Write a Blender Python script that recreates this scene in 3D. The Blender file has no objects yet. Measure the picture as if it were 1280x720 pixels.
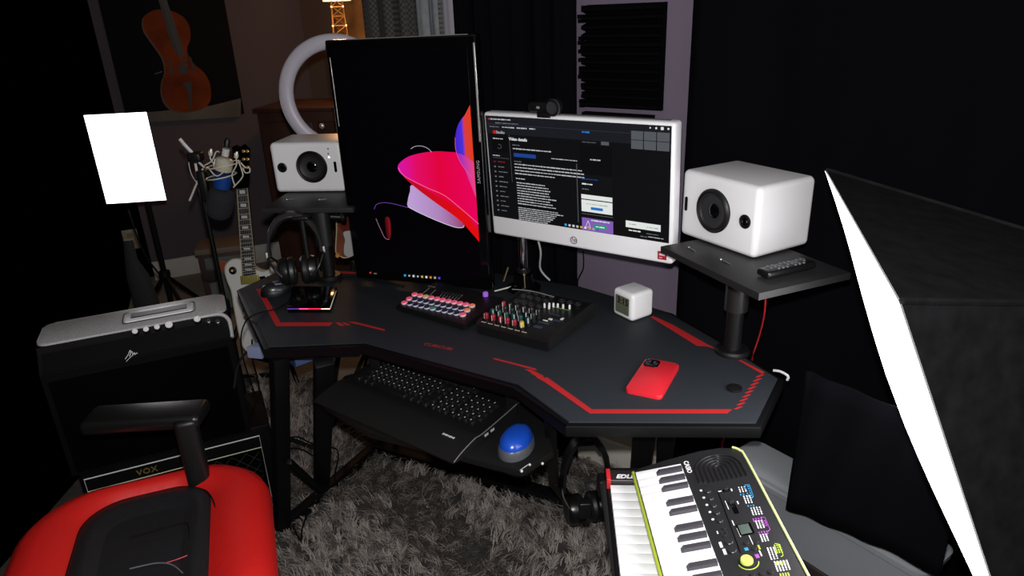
import bpy, bmesh, math, random
import numpy as np
from mathutils import Vector as V, Matrix as M
random.seed(7); rng = np.random.default_rng(7)
PI = math.pi
COL = bpy.context.scene.collection
# ------------------------------------------------------------------ camera maths (1280x720)
CAM = V((0, 0, 1.52)); FL = 867.0; PITCH = math.radians(21.83); ROLL = math.radians(-2.3)
_F = V((0, math.cos(PITCH), -math.sin(PITCH))); _U = V((0, math.sin(PITCH), math.cos(PITCH))); _R = V((1, 0, 0))
_c, _s = math.cos(ROLL), math.sin(ROLL)
R2 = _c*_R + _s*_U; U2 = -_s*_R + _c*_U
def ray(u, v): return _F + R2*((u-640)/FL) + U2*((360-v)/FL)
def G(u, v, z): d = ray(u, v); return CAM + d*((z-CAM.z)/d.z)
def GY(u, v, y): d = ray(u, v); return CAM + d*(y/d.y)
def GP(u, v, p0, n): d = ray(u, v); return CAM + d*((V(p0)-CAM).dot(n)/d.dot(n))
def frame(o, yaw=0, tilt=0, roll=0):
    return M.Translation(V(o)) @ M.Rotation(math.radians(yaw), 4, 'Z') @ M.Rotation(math.radians(tilt), 4, 'X') @ M.Rotation(math.radians(roll), 4, 'Y')
def axes(o, x, y, z):
    m = M.Identity(4)
    for i, a in enumerate((x, y, z)):
        for j in range(3): m[j][i] = a[j]
    for j in range(3): m[j][3] = o[j]
    return m
def loc(mx, p): return mx.inverted() @ p
def lpY(mx, u, v, off=0):    # point on the local plane y = off, in local coords
    return loc(mx, GP(u, v, mx @ V((0, off, 0)), (mx.to_3x3() @ V((0, 1, 0)))))
def lpZ(mx, u, v, off=0):
    return loc(mx, GP(u, v, mx @ V((0, 0, off)), (mx.to_3x3() @ V((0, 0, 1)))))
# ------------------------------------------------------------------ materials
MATS = {}
def lin(c):
    return tuple(((x/255)/12.92 if x/255 <= .04045 else ((x/255+.055)/1.055)**2.4) for x in c)
def mat(name, col, rough=.6, metal=0, emit=None, es=1, spec=.5, noise=None, bump=None, alpha=None, coat=0):
    if name in MATS: return MATS[name]
    m = bpy.data.materials.new(name); m.use_nodes = True; nt = m.node_tree; b = nt.nodes['Principled BSDF']
    b.inputs['Base Color'].default_value = (*col, 1); b.inputs['Roughness'].default_value = rough
    b.inputs['Metallic'].default_value = metal; b.inputs['Specular IOR Level'].default_value = spec
    b.inputs['Coat Weight'].default_value = coat
    if emit: b.inputs['Emission Color'].default_value = (*emit, 1); b.inputs['Emission Strength'].default_value = es
    if alpha is not None: b.inputs['Alpha'].default_value = alpha
    if noise:
        sc, amt = noise
        tc = nt.nodes.new('ShaderNodeTexCoord'); n = nt.nodes.new('ShaderNodeTexNoise'); n.inputs['Scale'].default_value = sc; n.inputs['Detail'].default_value = 5
        r = nt.nodes.new('ShaderNodeMapRange'); r.inputs[1].default_value = .3; r.inputs[2].default_value = .7; r.inputs[3].default_value = 1-amt; r.inputs[4].default_value = 1+amt
        mx = nt.nodes.new('ShaderNodeVectorMath'); mx.operation = 'SCALE'; mx.inputs[0].default_value = col
        nt.links.new(tc.outputs['Object'], n.inputs['Vector']); nt.links.new(n.outputs[0], r.inputs[0]); nt.links.new(r.outputs[0], mx.inputs['Scale']); nt.links.new(mx.outputs[0], b.inputs['Base Color'])
    if bump:
        sc, st, dist = bump
        tc = nt.nodes.new('ShaderNodeTexCoord'); n = nt.nodes.new('ShaderNodeTexNoise'); n.inputs['Scale'].default_value = sc; n.inputs['Detail'].default_value = 4
        bp = nt.nodes.new('ShaderNodeBump'); bp.inputs['Strength'].default_value = st; bp.inputs['Distance'].default_value = dist
        nt.links.new(tc.outputs['Object'], n.inputs['Vector']); nt.links.new(n.outputs[0], bp.inputs['Height']); nt.links.new(bp.outputs[0], b.inputs['Normal'])
    MATS[name] = m; return m
def emi(name, rgb, s=1.0):   # something lit on a display
    return mat(name, (0, 0, 0), .5, emit=lin(rgb), es=s, spec=.1)
def grad(name, stops, axis='X', s=1.0, noise=0):
    if name in MATS: return MATS[name]
    m = mat(name, (0, 0, 0), .5, emit=(0, 0, 0), es=s, spec=.1); nt = m.node_tree; b = nt.nodes['Principled BSDF']
    tc = nt.nodes.new('ShaderNodeTexCoord'); sp = nt.nodes.new('ShaderNodeSeparateXYZ'); cr = nt.nodes.new('ShaderNodeValToRGB')
    nt.links.new(tc.outputs['Generated'], sp.inputs[0]); nt.links.new(sp.outputs[axis], cr.inputs[0]); nt.links.new(cr.outputs[0], b.inputs['Emission Color'])
    while len(cr.color_ramp.elements) < len(stops): cr.color_ramp.elements.new(.5)
    for e, (p, c) in zip(cr.color_ramp.elements, stops): e.position = p; e.color = (*lin(c), 1)
    return m
blk = mat('black_plastic', (.005, .005, .0055), .42, spec=.35)
blkm = mat('black_matte', (.003, .003, .0035), .8, spec=.15)
blkg = mat('black_gloss', (.0015, .0015, .002), .12, spec=.4)
blkmetal = mat('black_powder_metal', (.0025, .0025, .003), .5, spec=.2)
wht = mat('white_satin', (.72, .72, .73), .38)
silver = mat('silver_metal', (.62, .60, .57), .3, metal=.35)
chrome = mat('chrome', (.85, .85, .85), .18, metal=.45)
gold = mat('gold_metal', (.60, .38, .13), .3, metal=.5)
# ------------------------------------------------------------------ mesh builder
class MB:
    def __init__(s): s.bm = bmesh.new(); s.mi = 0
    def _tag(s, faces):
        for f in faces: f.material_index = s.mi
    def box(s, c, d, mx=None, bev=0, seg=3):
        vs = bmesh.ops.create_cube(s.bm, size=1)['verts']
        bmesh.ops.scale(s.bm, vec=d, verts=vs); bmesh.ops.translate(s.bm, vec=c, verts=vs)
        fs = list({f for v in vs for f in v.link_faces})
        if bev:
            es = list({e for v in vs for e in v.link_edges})
            r = bmesh.ops.bevel(s.bm, geom=es+vs, offset=bev, segments=seg, profile=.5, affect='EDGES')
            vs = list({v for f in r['faces'] for v in f.verts} | {v for v in vs if v.is_valid})
            fs = list({f for v in vs for f in v.link_faces})
        s._tag(fs)
        if mx: bmesh.ops.transform(s.bm, matrix=mx, verts=vs)
        return s
    def loft(s, rings, caps=True, closed=False, cyc=True):
        R = [[s.bm.verts.new(p) for p in r] for r in rings]; n = len(R[0]); fs = []
        pairs = list(zip(R, R[1:])) + ([(R[-1], R[0])] if closed else [])
        for a, b in pairs:
            for i in range(n if cyc else n-1):
                j = (i+1) % n
                try: fs.append(s.bm.faces.new((a[i], a[j], b[j], b[i])))
                except ValueError: pass
        if caps and not closed and cyc:
            fs.append(s.bm.faces.new(R[0][::-1])); fs.append(s.bm.faces.new(R[-1]))
        s._tag(fs); return s
    def lathe(s, prof, mx=None, n=24, caps=True):
        mx = mx or M.Identity(4)
        rings = [[mx @ V((r*math.cos(2*PI*i/n), r*math.sin(2*PI*i/n), h)) for i in range(n)] for r, h in prof]
        return s.loft(rings, caps)
    def cyl(s, p0, p1, r0, r1=None, n=16):
        p0, p1 = V(p0), V(p1); r1 = r0 if r1 is None else r1; d = p1-p0
        q = d.to_track_quat('Z', 'Y').to_matrix().to_4x4(); mx = M.Translation(p0) @ q
        return s.lathe([(r0, 0), (r1, d.length)], mx, n)
    def tube(s, pts, r, n=8, closed=False):
        pts = [V(p) for p in pts]; rings = []; N = len(pts); up = None
        for i, p in enumerate(pts):
            a = pts[(i-1) % N] if (i or closed) else p; b = pts[(i+1) % N] if (i < N-1 or closed) else p
            t = (b-a).normalized()
            if up is None: up = t.orthogonal().normalized()
            up = (up - t*up.dot(t)).normalized(); w = t.cross(up)
            rr = r[i] if isinstance(r, (list, tuple)) else r
            rings.append([p + (up*math.cos(2*PI*k/n) + w*math.sin(2*PI*k/n))*rr for k in range(n)])
        return s.loft(rings, closed=closed)
    def prism(s, poly, z0, z1, mx=None, bev=0):
        mx = mx or M.Identity(4)
        a = [s.bm.verts.new(mx @ V((x, y, z0))) for x, y in poly]; b = [s.bm.verts.new(mx @ V((x, y, z1))) for x, y in poly]
        n = len(poly); fs = [s.bm.faces.new(a[::-1]), s.bm.faces.new(b)]
        for i in range(n): fs.append(s.bm.faces.new((a[i], a[(i+1) % n], b[(i+1) % n], b[i])))
        s._tag(fs)
        if bev:
            es = [e for e in fs[1].edges]
            bmesh.ops.bevel(s.bm, geom=es, offset=bev, segments=2, affect='EDGES', profile=.5)
        return s
    def face(s, pts):
        s._tag([s.bm.faces.new([s.bm.verts.new(p) for p in pts])]); return s
    def ball(s, c, r, sc=(1, 1, 1), n=16, mx=None):
        m = (mx or M.Identity(4)) @ M.Translation(V(c)) @ M.Diagonal((*sc, 1))
        r_ = bmesh.ops.create_uvsphere(s.bm, u_segments=n, v_segments=max(6, n//2), radius=r, matrix=m)
        s._tag({f for v in r_['verts'] for f in v.link_faces}); return s
    def mesh(s, name, mats, smooth=35, fix=True):
        if fix: bmesh.ops.recalc_face_normals(s.bm, faces=s.bm.faces)
        me = bpy.data.meshes.new(name); s.bm.to_mesh(me); s.bm.free()
        for m in (mats if isinstance(mats, (list, tuple)) else [mats]): me.materials.append(m)
        me.polygons.foreach_set('use_smooth', [True]*len(me.polygons)); me.set_sharp_from_angle(angle=math.radians(smooth))
        return me
    def build(s, name, mats, parent=None, mx=None, smooth=35, **tags):
        return put(name, s.mesh(name, mats, smooth), parent, mx, **tags)
def put(name, me, parent=None, mx=None, **tags):
    o = bpy.data.objects.new(name, me); COL.objects.link(o)
    if parent: o.parent = parent
    if mx is not None: o.matrix_local = mx
    for k, v in tags.items(): o[k] = v
    return o
def thing(name, label, cat, mx=None, group=None):
    o = bpy.data.objects.new(name, None); COL.objects.link(o); o.empty_display_size = .05
    if mx is not None: o.matrix_world = mx
    o['label'] = label; o['category'] = cat
    if group: o['group'] = group
    return o
def tag(o, label, cat, group=None):
    o['label'] = label; o['category'] = cat
    if group: o['group'] = group
    return o
def text_mesh(body, size, depth=.0004, shear=0, bold=0, space=1.0):
    c = bpy.data.curves.new('t', 'FONT'); c.body = body; c.size = size; c.extrude = depth; c.align_x = 'CENTER'; c.align_y = 'CENTER'; c.shear = shear; c.offset = bold; c.resolution_u = 3; c.space_character = space
    o = bpy.data.objects.new('t', c); COL.objects.link(o); dg = bpy.context.evaluated_depsgraph_get()
    me = bpy.data.meshes.new_from_object(o.evaluated_get(dg)); bpy.data.objects.remove(o); return me
def text(name, body, size, mx, m, parent, **k):
    me = text_mesh(body, size, **k); me.materials.clear(); me.materials.append(m); me.name = name
    return put(name, me, parent, mx)
XZ = M(((1, 0, 0, 0), (0, 0, -1, 0), (0, 1, 0, 0), (0, 0, 0, 1)))      # text lying in the XY plane -> stands in XZ facing -Y
def rrect(w, h, r, n=5, cx=0, cy=0):
    out = []
    for (sx, sy, a0) in ((1, 1, 0), (-1, 1, 90), (-1, -1, 180), (1, -1, 270)):
        for k in range(n+1):
            a = math.radians(a0+90*k/n); out.append((cx+sx*(w/2-r)+r*math.cos(a), cy+sy*(h/2-r)+r*math.sin(a)))
    return out
def smooth_curve(pts, n=6, closed=False):
    pts = [V(p) for p in pts]; N = len(pts); out = []
    for i in range(N if closed else N-1):
        p0 = pts[(i-1) % N] if (closed or i) else pts[i]; p1 = pts[i]; p2 = pts[(i+1) % N]; p3 = pts[(i+2) % N] if (closed or i+2 < N) else p2
        for k in range(n):
            t = k/n; out.append(.5*((2*p1)+(p2-p0)*t+(2*p0-5*p1+4*p2-p3)*t*t+(3*p1-p0-3*p2+p3)*t**3))
    if not closed: out.append(pts[-1])
    return out
# ================================================================== THE SETTING
WN = V((math.sin(math.radians(37)), math.cos(math.radians(37)), 0)); WD = V((WN.y, -WN.x, 0)); WK = 1.84      # right wall: normal, direction, offset
def WR(u, v, off=0): return GP(u, v, WN*(WK-off), WN)
def wr(s, off=0): return WN*(WK-off) + WD*s               # s metres along the wall
LD = V((math.cos(math.radians(25)), math.sin(math.radians(25)), 0)); LN = V((-LD.y, LD.x, 0)); LP = V((-2.2, 4.22, 0))
def WL(u, v, off=0): return GP(u, v, LP-LN*off, LN)
lilac = mat('lilac_wall_paint', (.128, .102, .145), .85, noise=(1.6, .07), bump=(90, .12, .004))
greyw = mat('grey_mauve_wall_paint', (.078, .060, .068), .85, noise=(1.2, .08), bump=(60, .1, .004))
beige = mat('beige_wall_paint', (.30, .25, .18), .8, noise=(3, .06))
basew = mat('off_white_baseboard', (.42, .40, .35), .55, noise=(8, .06))
floorm = mat('beige_floor', (.23, .20, .16), .7, noise=(6, .12))
def wall(name, a, b, z0, z1, th, m):
    a = V(a); b = V(b); d = (b-a); L = d.length; d.normalize(); n = V((-d.y, d.x, 0))
    return MB().box((L/2, th/2, (z0+z1)/2), (L, abs(th), z1-z0)).build(name, m, None, axes(a, d, n, V((0, 0, 1))), kind='structure')
sA = WR(456, 40).dot(WD); sB = 2.05
MB().prism([(-1.15, .2), (1.6, .2), (2.1, 1.2), (.5, 4.2), (-1.0, 4.9), (-2.42, 4.2), (-1.42, 1.75)], -.04, 0).build('floor', floorm, kind='structure')
pl = WL(158, 200); pl.z = 0; corner = WL(374, 5); corner.z = 0
wall('wall_left', pl, corner, 0, 2.45, .1, greyw)
bk = V((.35, 4.0, 0)); wall('wall_back', corner, bk, 0, 2.45, .1, mat('dark_brown_wall_paint', (.10, .065, .05), .8, noise=(2, .1)))
wall('wall_right', wr(sA), wr(sB), .30, 2.45, .12, lilac)
wall('wall_right_lower', wr(sA, .0), wr(sB, .0), 0, .30, .12, beige)
wall('wall_return', wr(sA)+WN*.12, bk, 0, 2.45, -.06, greyw)
MB().box((0, 0, 2.47), (4.2, 6.3, .04)).build('ceiling', mat('ceiling_paint', (.25, .24, .24), .9), None, M.Translation((-.6, 2.35, 0)), kind='structure')
def baseboard(name, a, b, h, sgn=1):
    a = V(a); b = V(b); d = (b-a); L = d.length; d.normalize(); n = V((-d.y, d.x, 0))
    prof = [(0, 0), (-.014, 0), (-.014, h*.78), (-.009, h*.86), (-.008, h*.95), (-.003, h), (0, h)]
    m = MB(); m.loft([[V((0, y*sgn, z)) for y, z in prof], [V((L, y*sgn, z)) for y, z in prof]])
    m.build(name, basew, None, axes(a, d, n, V((0, 0, 1))), kind='structure')
baseboard('baseboard_right', wr(sA), wr(sB), .105)
baseboard('baseboard_left', pl, corner, .12)
# wooden door beyond the monitors, lit by the little tower lamp
dd = (bk-corner).normalized(); dn = V((-dd.y, dd.x, 0))
pd = GP(430, 30, corner-dn*.02, dn); pd.z = 0
woodm = mat('honey_wood', (.34, .17, .06), .45, noise=(9, .45))
DM = axes(pd, dd, dn, V((0, 0, 1)))
dr = thing('door_1', '', '', DM); del dr['label'], dr['category']; dr['kind'] = 'structure'
d_ = MB(); d_.box((.40, 0, 1.0), (.78, .035, 2.0), bev=.003); d_.build('door_leaf', woodm, dr)
d_ = MB()
for zc, hh in ((1.45, .8), (.5, .75)):
    for xc in (.23, .58): d_.box((xc, -.019, zc), (.26, .012, hh), bev=.004)
d_.build('door_panel', woodm, dr)
d_ = MB(); d_.box((.0, -.005, 1.02), (.07, .05, 2.06)); d_.box((.81, -.005, 1.02), (.07, .05, 2.06)); d_.box((.40, -.005, 2.08), (.88, .05, .09)); d_.build('door_frame', woodm, dr)
# ================================================================== DESK
DZ = .75
desk_px = [(301, 361), (335, 433), (456, 428), (648, 480), (711, 527), (945, 528), (972, 473), (898, 427), (837, 391.5), (722, 358)]
dp = [G(u, v, DZ) for u, v in desk_px]
th = math.radians(-36); ax = V((math.cos(th), math.sin(th), 0)); ay = V((-ax.y, ax.x, 0))
r5 = dp[8]; mir = ax*(-2.06-r5.dot(ax)) + ay*r5.dot(ay); mir.z = DZ
dp.append(mir); dp.append(G(345, 341, DZ))
poly = [(p.x, p.y) for p in dp]
def offs(poly, d):
    cx = sum(p[0] for p in poly)/len(poly); n = len(poly); out = []
    A = sum(poly[i][0]*poly[(i+1) % n][1]-poly[(i+1) % n][0]*poly[i][1] for i in range(n)); sg = 1 if A > 0 else -1
    for i in range(n):
        p0, p1, p2 = V((*poly[i-1], 0)), V((*poly[i], 0)), V((*poly[(i+1) % n], 0))
        e1 = (p1-p0).normalized(); e2 = (p2-p1).normalized(); n1 = V((e1.y, -e1.x, 0))*sg; n2 = V((e2.y, -e2.x, 0))*sg
        b = (n1+n2); b /= max(.3, b.length_squared/2); q = p1+b*d; out.append((q.x, q.y))
    return out
DC = V((-.13, 1.72, 0))
desk = thing('gaming_desk', 'black wing shaped gaming desk with dark mat, red corner stripes and angled metal legs', 'desk', M.Translation(DC))
def D(p): return V(p)-DC
pl_ = [(x-DC.x, y-DC.y) for x, y in offs(poly, .012)]
MB().prism(pl_, DZ-.028, DZ-.003, bev=.004).build('tabletop', mat('desk_board_edge', (.002, .002, .0024), .45, spec=.2), desk)
pm_ = [(x-DC.x, y-DC.y) for x, y in poly]
matm = mat('desk_mat_charcoal', (.0165, .0200, .0245), .62, spec=.25, bump=(700, .25, .0006))
mato = MB().prism(pm_, DZ-.003, DZ, bev=.0012).build('desk_mat', matm, desk)
redm = mat('printed_red', (.42, .016, .018), .6, spec=.3)
ZS = [DZ+.0006]
def strip(pts):
    ZS[0] += .00003; z = ZS[0]
    MB().prism([(D(G(u, v, z)).x, D(G(u, v, z)).y) for u, v in pts], z-.0004, z).build('red_stripe', redm, mato)
strip([(320, 361), (327.5, 361), (350.5, 403), (416, 403), (412, 407), (345, 407.5)])
strip([(419, 403), (424, 403), (431, 407), (425, 407)]); strip([(427, 403), (431, 403), (438, 406.5), (433.5, 406.5)]); strip([(435, 402.6), (444, 402.3), (481, 411.7), (481, 413.5), (450, 406)])
strip([(617, 447.2), (670, 460.7), (671, 463), (617, 448.8)])
for k in range(3):
    a = k*4.5; strip([(656+a*1.5, 461.5+a*1.05), (664+a*1.5, 462+a*1.05), (680+a*1.6, 470+a*1.2), (674+a*1.6, 471+a*1.2)])
strip([(676, 474), (684, 471.5), (740, 511.6), (915, 511.6), (909, 516.5), (737, 516.5)])
strip([(813, 396), (817, 395.2), (841, 406), (886, 431.3), (897, 436.5), (882, 432.5), (871, 432)])
strip([(923, 450.2), (926, 450), (955.5, 465), (953, 467.5)])
for k in range(9):
    x = 951-k*3.4; y = 468+k*5; strip([(x, y), (x+5, y), (x-2, y+3.2), (x-7, y+3.2)])
strip([(405, 338.8), (436, 339.2), (452, 342), (412, 341.6)])
tm = axes(D(G(547, 433, DZ+.0008)), V((math.cos(math.radians(-27)), math.sin(math.radians(-27)), 0)), V((-math.sin(math.radians(-27)), math.cos(math.radians(-27)), 0)), V((0, 0, 1)))
text('printed_logo', 'CUBICUBI', .019, tm, mat('printed_dark_red', (.28, .015, .02), .6), mato, depth=.0002, shear=.25, space=.98)
gp = G(918, 486, DZ+.002)
MB().lathe([(.0, 0), (.016, 0), (.016, .004), (.012, .0055), (0, .0055)], M.Translation(D(gp)), 24).build('cable_grommet', blk, desk)
def bar(a, b, w=.04, h=.04):
    a = D(a); b = D(b); d = (b-a); L = d.length; q = d.to_track_quat('X', 'Z').to_matrix().to_4x4()
    return MB().box((L/2, 0, 0), (L, w, h), M.Translation(a) @ q, bev=.003, seg=2)
f1 = G(353, 660, .03); f2 = G(402, 606, .03); f3 = G(470, 558, .03); f4 = G(712, 628, .03)
bar(G(349, 446, .70), f1, .045, .03).build('leg', blkmetal, desk)
bar(G(405, 452, .70), f2, .05, .03).build('leg', blkmetal, desk)
bar(f1, f3, .035, .035).build('floor_bar', blkmetal, desk); bar(f3, f4, .05, .04).build('floor_bar', blkmetal, desk)
bar(G(361, 577, .33), G(400, 613, .06), .018, .018).build('brace', blkmetal, desk)
bar(G(808, 520, .71), G(798, 606, .30)+V((0, 0, -.0)), .05, .03).build('leg', blkmetal, desk)
bar(G(835, 520, .71), G(828, 600, .30), .04, .03).build('leg', blkmetal, desk)
bar(G(798, 606, .30), V((G(798, 606, .30).x-.02, G(798, 606, .30).y+.03, .02)), .05, .03).build('leg_foot', blkmetal, desk)
bar(G(828, 600, .30), V((G(828, 600, .30).x-.02, G(828, 600, .30).y+.03, .02)), .04, .03).build('leg_foot', blkmetal, desk)
bar(G(688, 520, .705), G(692, 600, .30), .026, .03).build('leg', blkmetal, desk)
bar(G(692, 600, .30), f4, .026, .03).build('leg_foot', blkmetal, desk)
bar(G(345, 440, .715), G(450, 437, .715), .03, .03).build('under_rail', blkmetal, desk); bar(G(458, 436, .715), G(648, 488, .715), .03, .03).build('under_rail', blkmetal, desk)
bar(G(720, 533, .715), G(935, 534, .715), .03, .03).build('under_rail', blkmetal, desk)
# ================================================================== MONITORS
def panel(mx, w, h, d, bev, m, name, parent, y0=0):
    return MB().box((w/2, y0+d/2, h/2), (w, d, h), bev=bev).build(name, m, parent)
SM = frame((-.481, 2.012, .770), -21.3, -.6, -.8); SW, SH = .452, .692
sam = thing('portrait_monitor', 'tall black glossy monitor turned upright showing pink and red petals on a black desktop', 'monitor', SM)
panel(SM, SW, SH, .035, .006, blkg, 'housing', sam)
MB().box((SW/2, .055, SH/2), (.26, .04, .42), bev=.012).build('rear_shell', blk, sam)
MB().box((SW/2, -.0006, SH/2+.002), (SW-.052, .002, SH-.062), bev=.0005, seg=1).build('screen', mat('screen_black', (.0004, .0004, .0006), .3, emit=lin((2, 1, 3)), es=1, spec=.1), sam)
def spx(u, v, off=-.0026): return lpY(SM, u, v, off)
x1s = SW-.0265
def sheet(pts, name, m, parent, mx, off=-.0024, smooth=True, n=5):
    P = [lpY(mx, u, v, off) for u, v in pts]
    if smooth: P = smooth_curve(P, n, closed=True)
    if parent is sam:
        for p in P: p.x = min(p.x, x1s)
    m_ = MB(); a = [m_.bm.verts.new(p) for p in P]; b = [m_.bm.verts.new(p+V((0, .0008, 0))) for p in P]
    f = [m_.bm.faces.new(a), m_.bm.faces.new(b[::-1])]
    bmesh.ops.triangulate(m_.bm, faces=f)
    return m_.build(name, m, parent)
def s2(x, y): return (400+x/3.6, 170+y/3.6)
sheet([s2(*p) for p in ((418, 222), (405, 250), (396, 285), (396, 318), (440, 342), (520, 378), (600, 408), (640, 412), (648, 402), (610, 350), (520, 290))], 'wallpaper_lavender_petal', grad('petal_lavender', [(0, (190, 160, 215)), (.6, (170, 130, 185)), (1, (150, 60, 110))]), sam, SM, -.0022)
sheet([s2(*p) for p in ((375, 180), (430, 205), (520, 240), (640, 320), (760, 395), (760, 480), (718, 460), (620, 372), (520, 300), (430, 232))], 'wallpaper_red_fold', grad('petal_red', [(0, (180, 10, 40)), (.6, (215, 6, 20)), (1, (225, 10, 14))]), sam, SM, -.0028)
sheet([s2(*p) for p in ((350, 140), (362, 118), (400, 92), (460, 76), (530, 69), (600, 74), (680, 82), (760, 130), (760, 400), (715, 398), (640, 335), (560, 272), (480, 236), (400, 195), (360, 165))], 'wallpaper_pink_petal', grad('petal_pink', [(0, (214, 20, 170)), (.25, (225, 10, 100)), (.55, (225, 0, 60)), (1, (230, 0, 90))]), sam, SM, -.0034)
sheet([(589, 136), (582, 143), (573, 155), (569, 172), (570, 188), (577, 205), (590, 222), (612, 235), (612, 140)], 'wallpaper_blue_petal', grad('petal_blue', [(0, (70, 30, 200)), (.45, (70, 50, 215)), (.6, (215, 60, 60)), (1, (225, 60, 20))]), sam, SM, -.0040)
sheet([(590, 222), (577, 204), (572, 192), (583, 196), (592, 203), (612, 216), (612, 250)], 'wallpaper_pale_fold', grad('petal_fold', [(0, (150, 40, 190)), (1, (235, 70, 130))]), sam, SM, -.0043)
def sline(pts, w, name, m, mx=SM, parent=sam, off=-.0036):
    P = smooth_curve([lpY(mx, u, v, off) for u, v in pts], 6)
    MB().tube(P, w, 5).build(name, m, parent)
white_e = emi('display_white', (215, 205, 225)); purp_e = emi('display_purple', (105, 60, 150)); pinkw = emi('display_rose', (220, 150, 190))
sline([s2(*p) for p in ((408, 58), (430, 46), (460, 46), (485, 56), (502, 72))], .0005, 'wallpaper_arc', white_e)
sline([s2(*p) for p in ((244, 328), (255, 308), (285, 300), (330, 305), (396, 322))], .0008, 'wallpaper_arc', purp_e)
sline([s2(*p) for p in ((396, 318), (440, 342), (520, 378), (600, 408), (640, 412), (648, 402))], .0009, 'wallpaper_rim', white_e)
sline([s2(*p) for p in ((352, 142), (380, 180), (480, 232), (560, 268), (640, 332), (714, 396))], .0008, 'wallpaper_rim', emi('display_pinkish', (240, 110, 150)))
sline([s2(*p) for p in ((252, 372), (268, 410), (292, 458), (312, 466))], .0008, 'wallpaper_arc', emi('display_mauve', (150, 100, 130)))
sline([(569, 172), (570, 188), (577, 205), (590, 222)], .0007, 'wallpaper_rim', emi('display_pinkish', (240, 110, 150)))
sheet([s2(*p) for p in ((292, 372), (312, 372), (318, 440), (310, 466), (298, 440))], 'wallpaper_red_fragment', grad('frag', [(0, (30, 4, 10)), (1, (130, 20, 25))]), sam, SM, -.0026)
ic = [(40, 160, 215), (190, 190, 190), (205, 205, 205), (190, 190, 190), (205, 165, 70), (215, 215, 215), (210, 130, 40), (170, 160, 150), (90, 70, 215)]
for k, c in enumerate(ic):
    u = 506.2+k*5.35; v = 344.3+k*.42
    mi_ = MB(); p = spx(u, v, -.0026)
    mi_.box(p, (.0065, .0008, .0065) if k not in (1, 3) else (.005, .0008, .005), bev=.0003, seg=1); mi_.build('taskbar_icon', emi('ico%d%d%d' % c, c), sam)
mi_ = MB(); mi_.box(spx(463, 341), (.005, .0008, .005)); mi_.build('weather_icon', emi('ico_o', (190, 60, 40)), sam)
mi_ = MB(); mi_.box(spx(469, 342), (.010, .0008, .0025)); mi_.build('weather_text', emi('ico_t', (110, 110, 110)), sam)
text('brand_lettering', 'SAMSUNG', .0125, M.Translation(spx(598.2, 215, -.0012)) @ M.Rotation(-PI/2, 4, 'Y') @ XZ, mat('brand_grey', (.35, .35, .36), .4), sam, depth=.0003, space=1.15)
glintm = mat('bezel_glint', (.55, .54, .50), .25, metal=.6)  # pale strips paint the softbox reflection onto the glossy side bezels
MB().box((SW-.006, -.0003, SH*.79), (.005, .002, SH*.36), bev=.0008).build('edge_trim_and_glint', glintm, sam, label='pale strip painting a reflection on the right bezel')
MB().box((.012, -.0003, SH*.80), (.0022, .0016, SH*.27), bev=.0005).build('edge_trim_and_glint', glintm, sam)  # painted glint line along the left bezel
MB().box((SW*.55, .004, SH-.0006), (SW*.8, .003, .0022)).build('edge_trim_and_glint', mat('smoked_trim', (.16, .15, .13), .3), sam)
MB().box((SW-.004, -.0006, .55), (.0035, .0015, .012)).build('sensor_bar', mat('brand_grey', (0, 0, 0)), sam)
# HP all in one
KH = .88
HM = frame((-.0555*KH, 2.142*KH, 1.52-(1.52-.852)*KH), -36.4, 2.6, -.3); HW, HH = .614*KH, .387*KH
hp = thing('white_monitor', 'white framed landscape monitor with a thick white chin showing a dark video upload page', 'monitor', HM)
hwht = mat('monitor_white', (.76, .76, .78), .35)
hm_ = MB(); hm_.box((HW/2, .022, HH/2), (HW, .040, HH), bev=.008); hm_.build('housing', hwht, hp)
sx0, sx1, sz0, sz1 = .009, HW-.009, .055, HH-.008
MB().box(((sx0+sx1)/2, .0012, (sz0+sz1)/2), (sx1-sx0, .002, sz1-sz0), bev=.0004, seg=1).build('screen', mat('ui_background', (.0006, .0006, .0008), .4, emit=lin((14, 14, 17)), es=1, spec=.1), hp)
def hq(u, v, off=-.0004): return lpY(HM, u, v, off)
def h2(x, y): return (590+x*.30543, 120+y*.30556)
def ui(x0, y0, x1, y1, m, name='ui_block', off=-.0004, r=0):   # zoomed coords, top-left corner and bottom-right corner in monitor space
    a = hq(*h2(x0, y0), off); b = hq(*h2(x1, y1), off)
    w, h = abs(b.x-a.x), abs(b.z-a.z); c = ((a.x+b.x)/2, off, (a.z+b.z)/2)
    m_ = MB()
    if r: m_.prism(rrect(w, h, min(w, h)*r), 0, .0006, M.Translation(c) @ XZ)
    else: m_.box(c, (w, .0006, h))
    return m_.build(name, m, hp)
e_hd = emi('ui_header', (26, 27, 33)); e_tx = emi('ui_text', (180, 182, 186)); e_dim = emi('ui_dim', (105, 108, 112)); e_wh = emi('ui_white', (222, 228, 224)); e_bl = emi('ui_blue', (28, 66, 140)); e_dark = emi('ui_dark', (10, 10, 13)); e_red = emi('ui_red', (200, 30, 25)); e_gr = emi('ui_grey', (82, 86, 90)); e_pu = emi('ui_purple', (128, 92, 176)); e_gn = emi('ui_green', (20, 150, 110)); e_lb = emi('ui_lightblue', (40, 110, 190))
def rel(fx, fy): # fraction of screen
    return V((sx0+fx*(sx1-sx0), 0, sz1-fy*(sz1-sz0)))
def rb(x0, y0, x1, y1, m, name='ui_block', off=-.0002, r=0):
    a, b = rel(x0, y0), rel(x1, y1); w, h = b.x-a.x, a.z-b.z; c = ((a.x+b.x)/2, off, (a.z+b.z)/2); m_ = MB()
    if r: m_.prism(rrect(w, h, min(w, h)*r), 0, .0006, M.Translation(c) @ XZ)
    else: m_.box(c, (w, .0006, h))
    return m_.build(name, m, hp)
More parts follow.
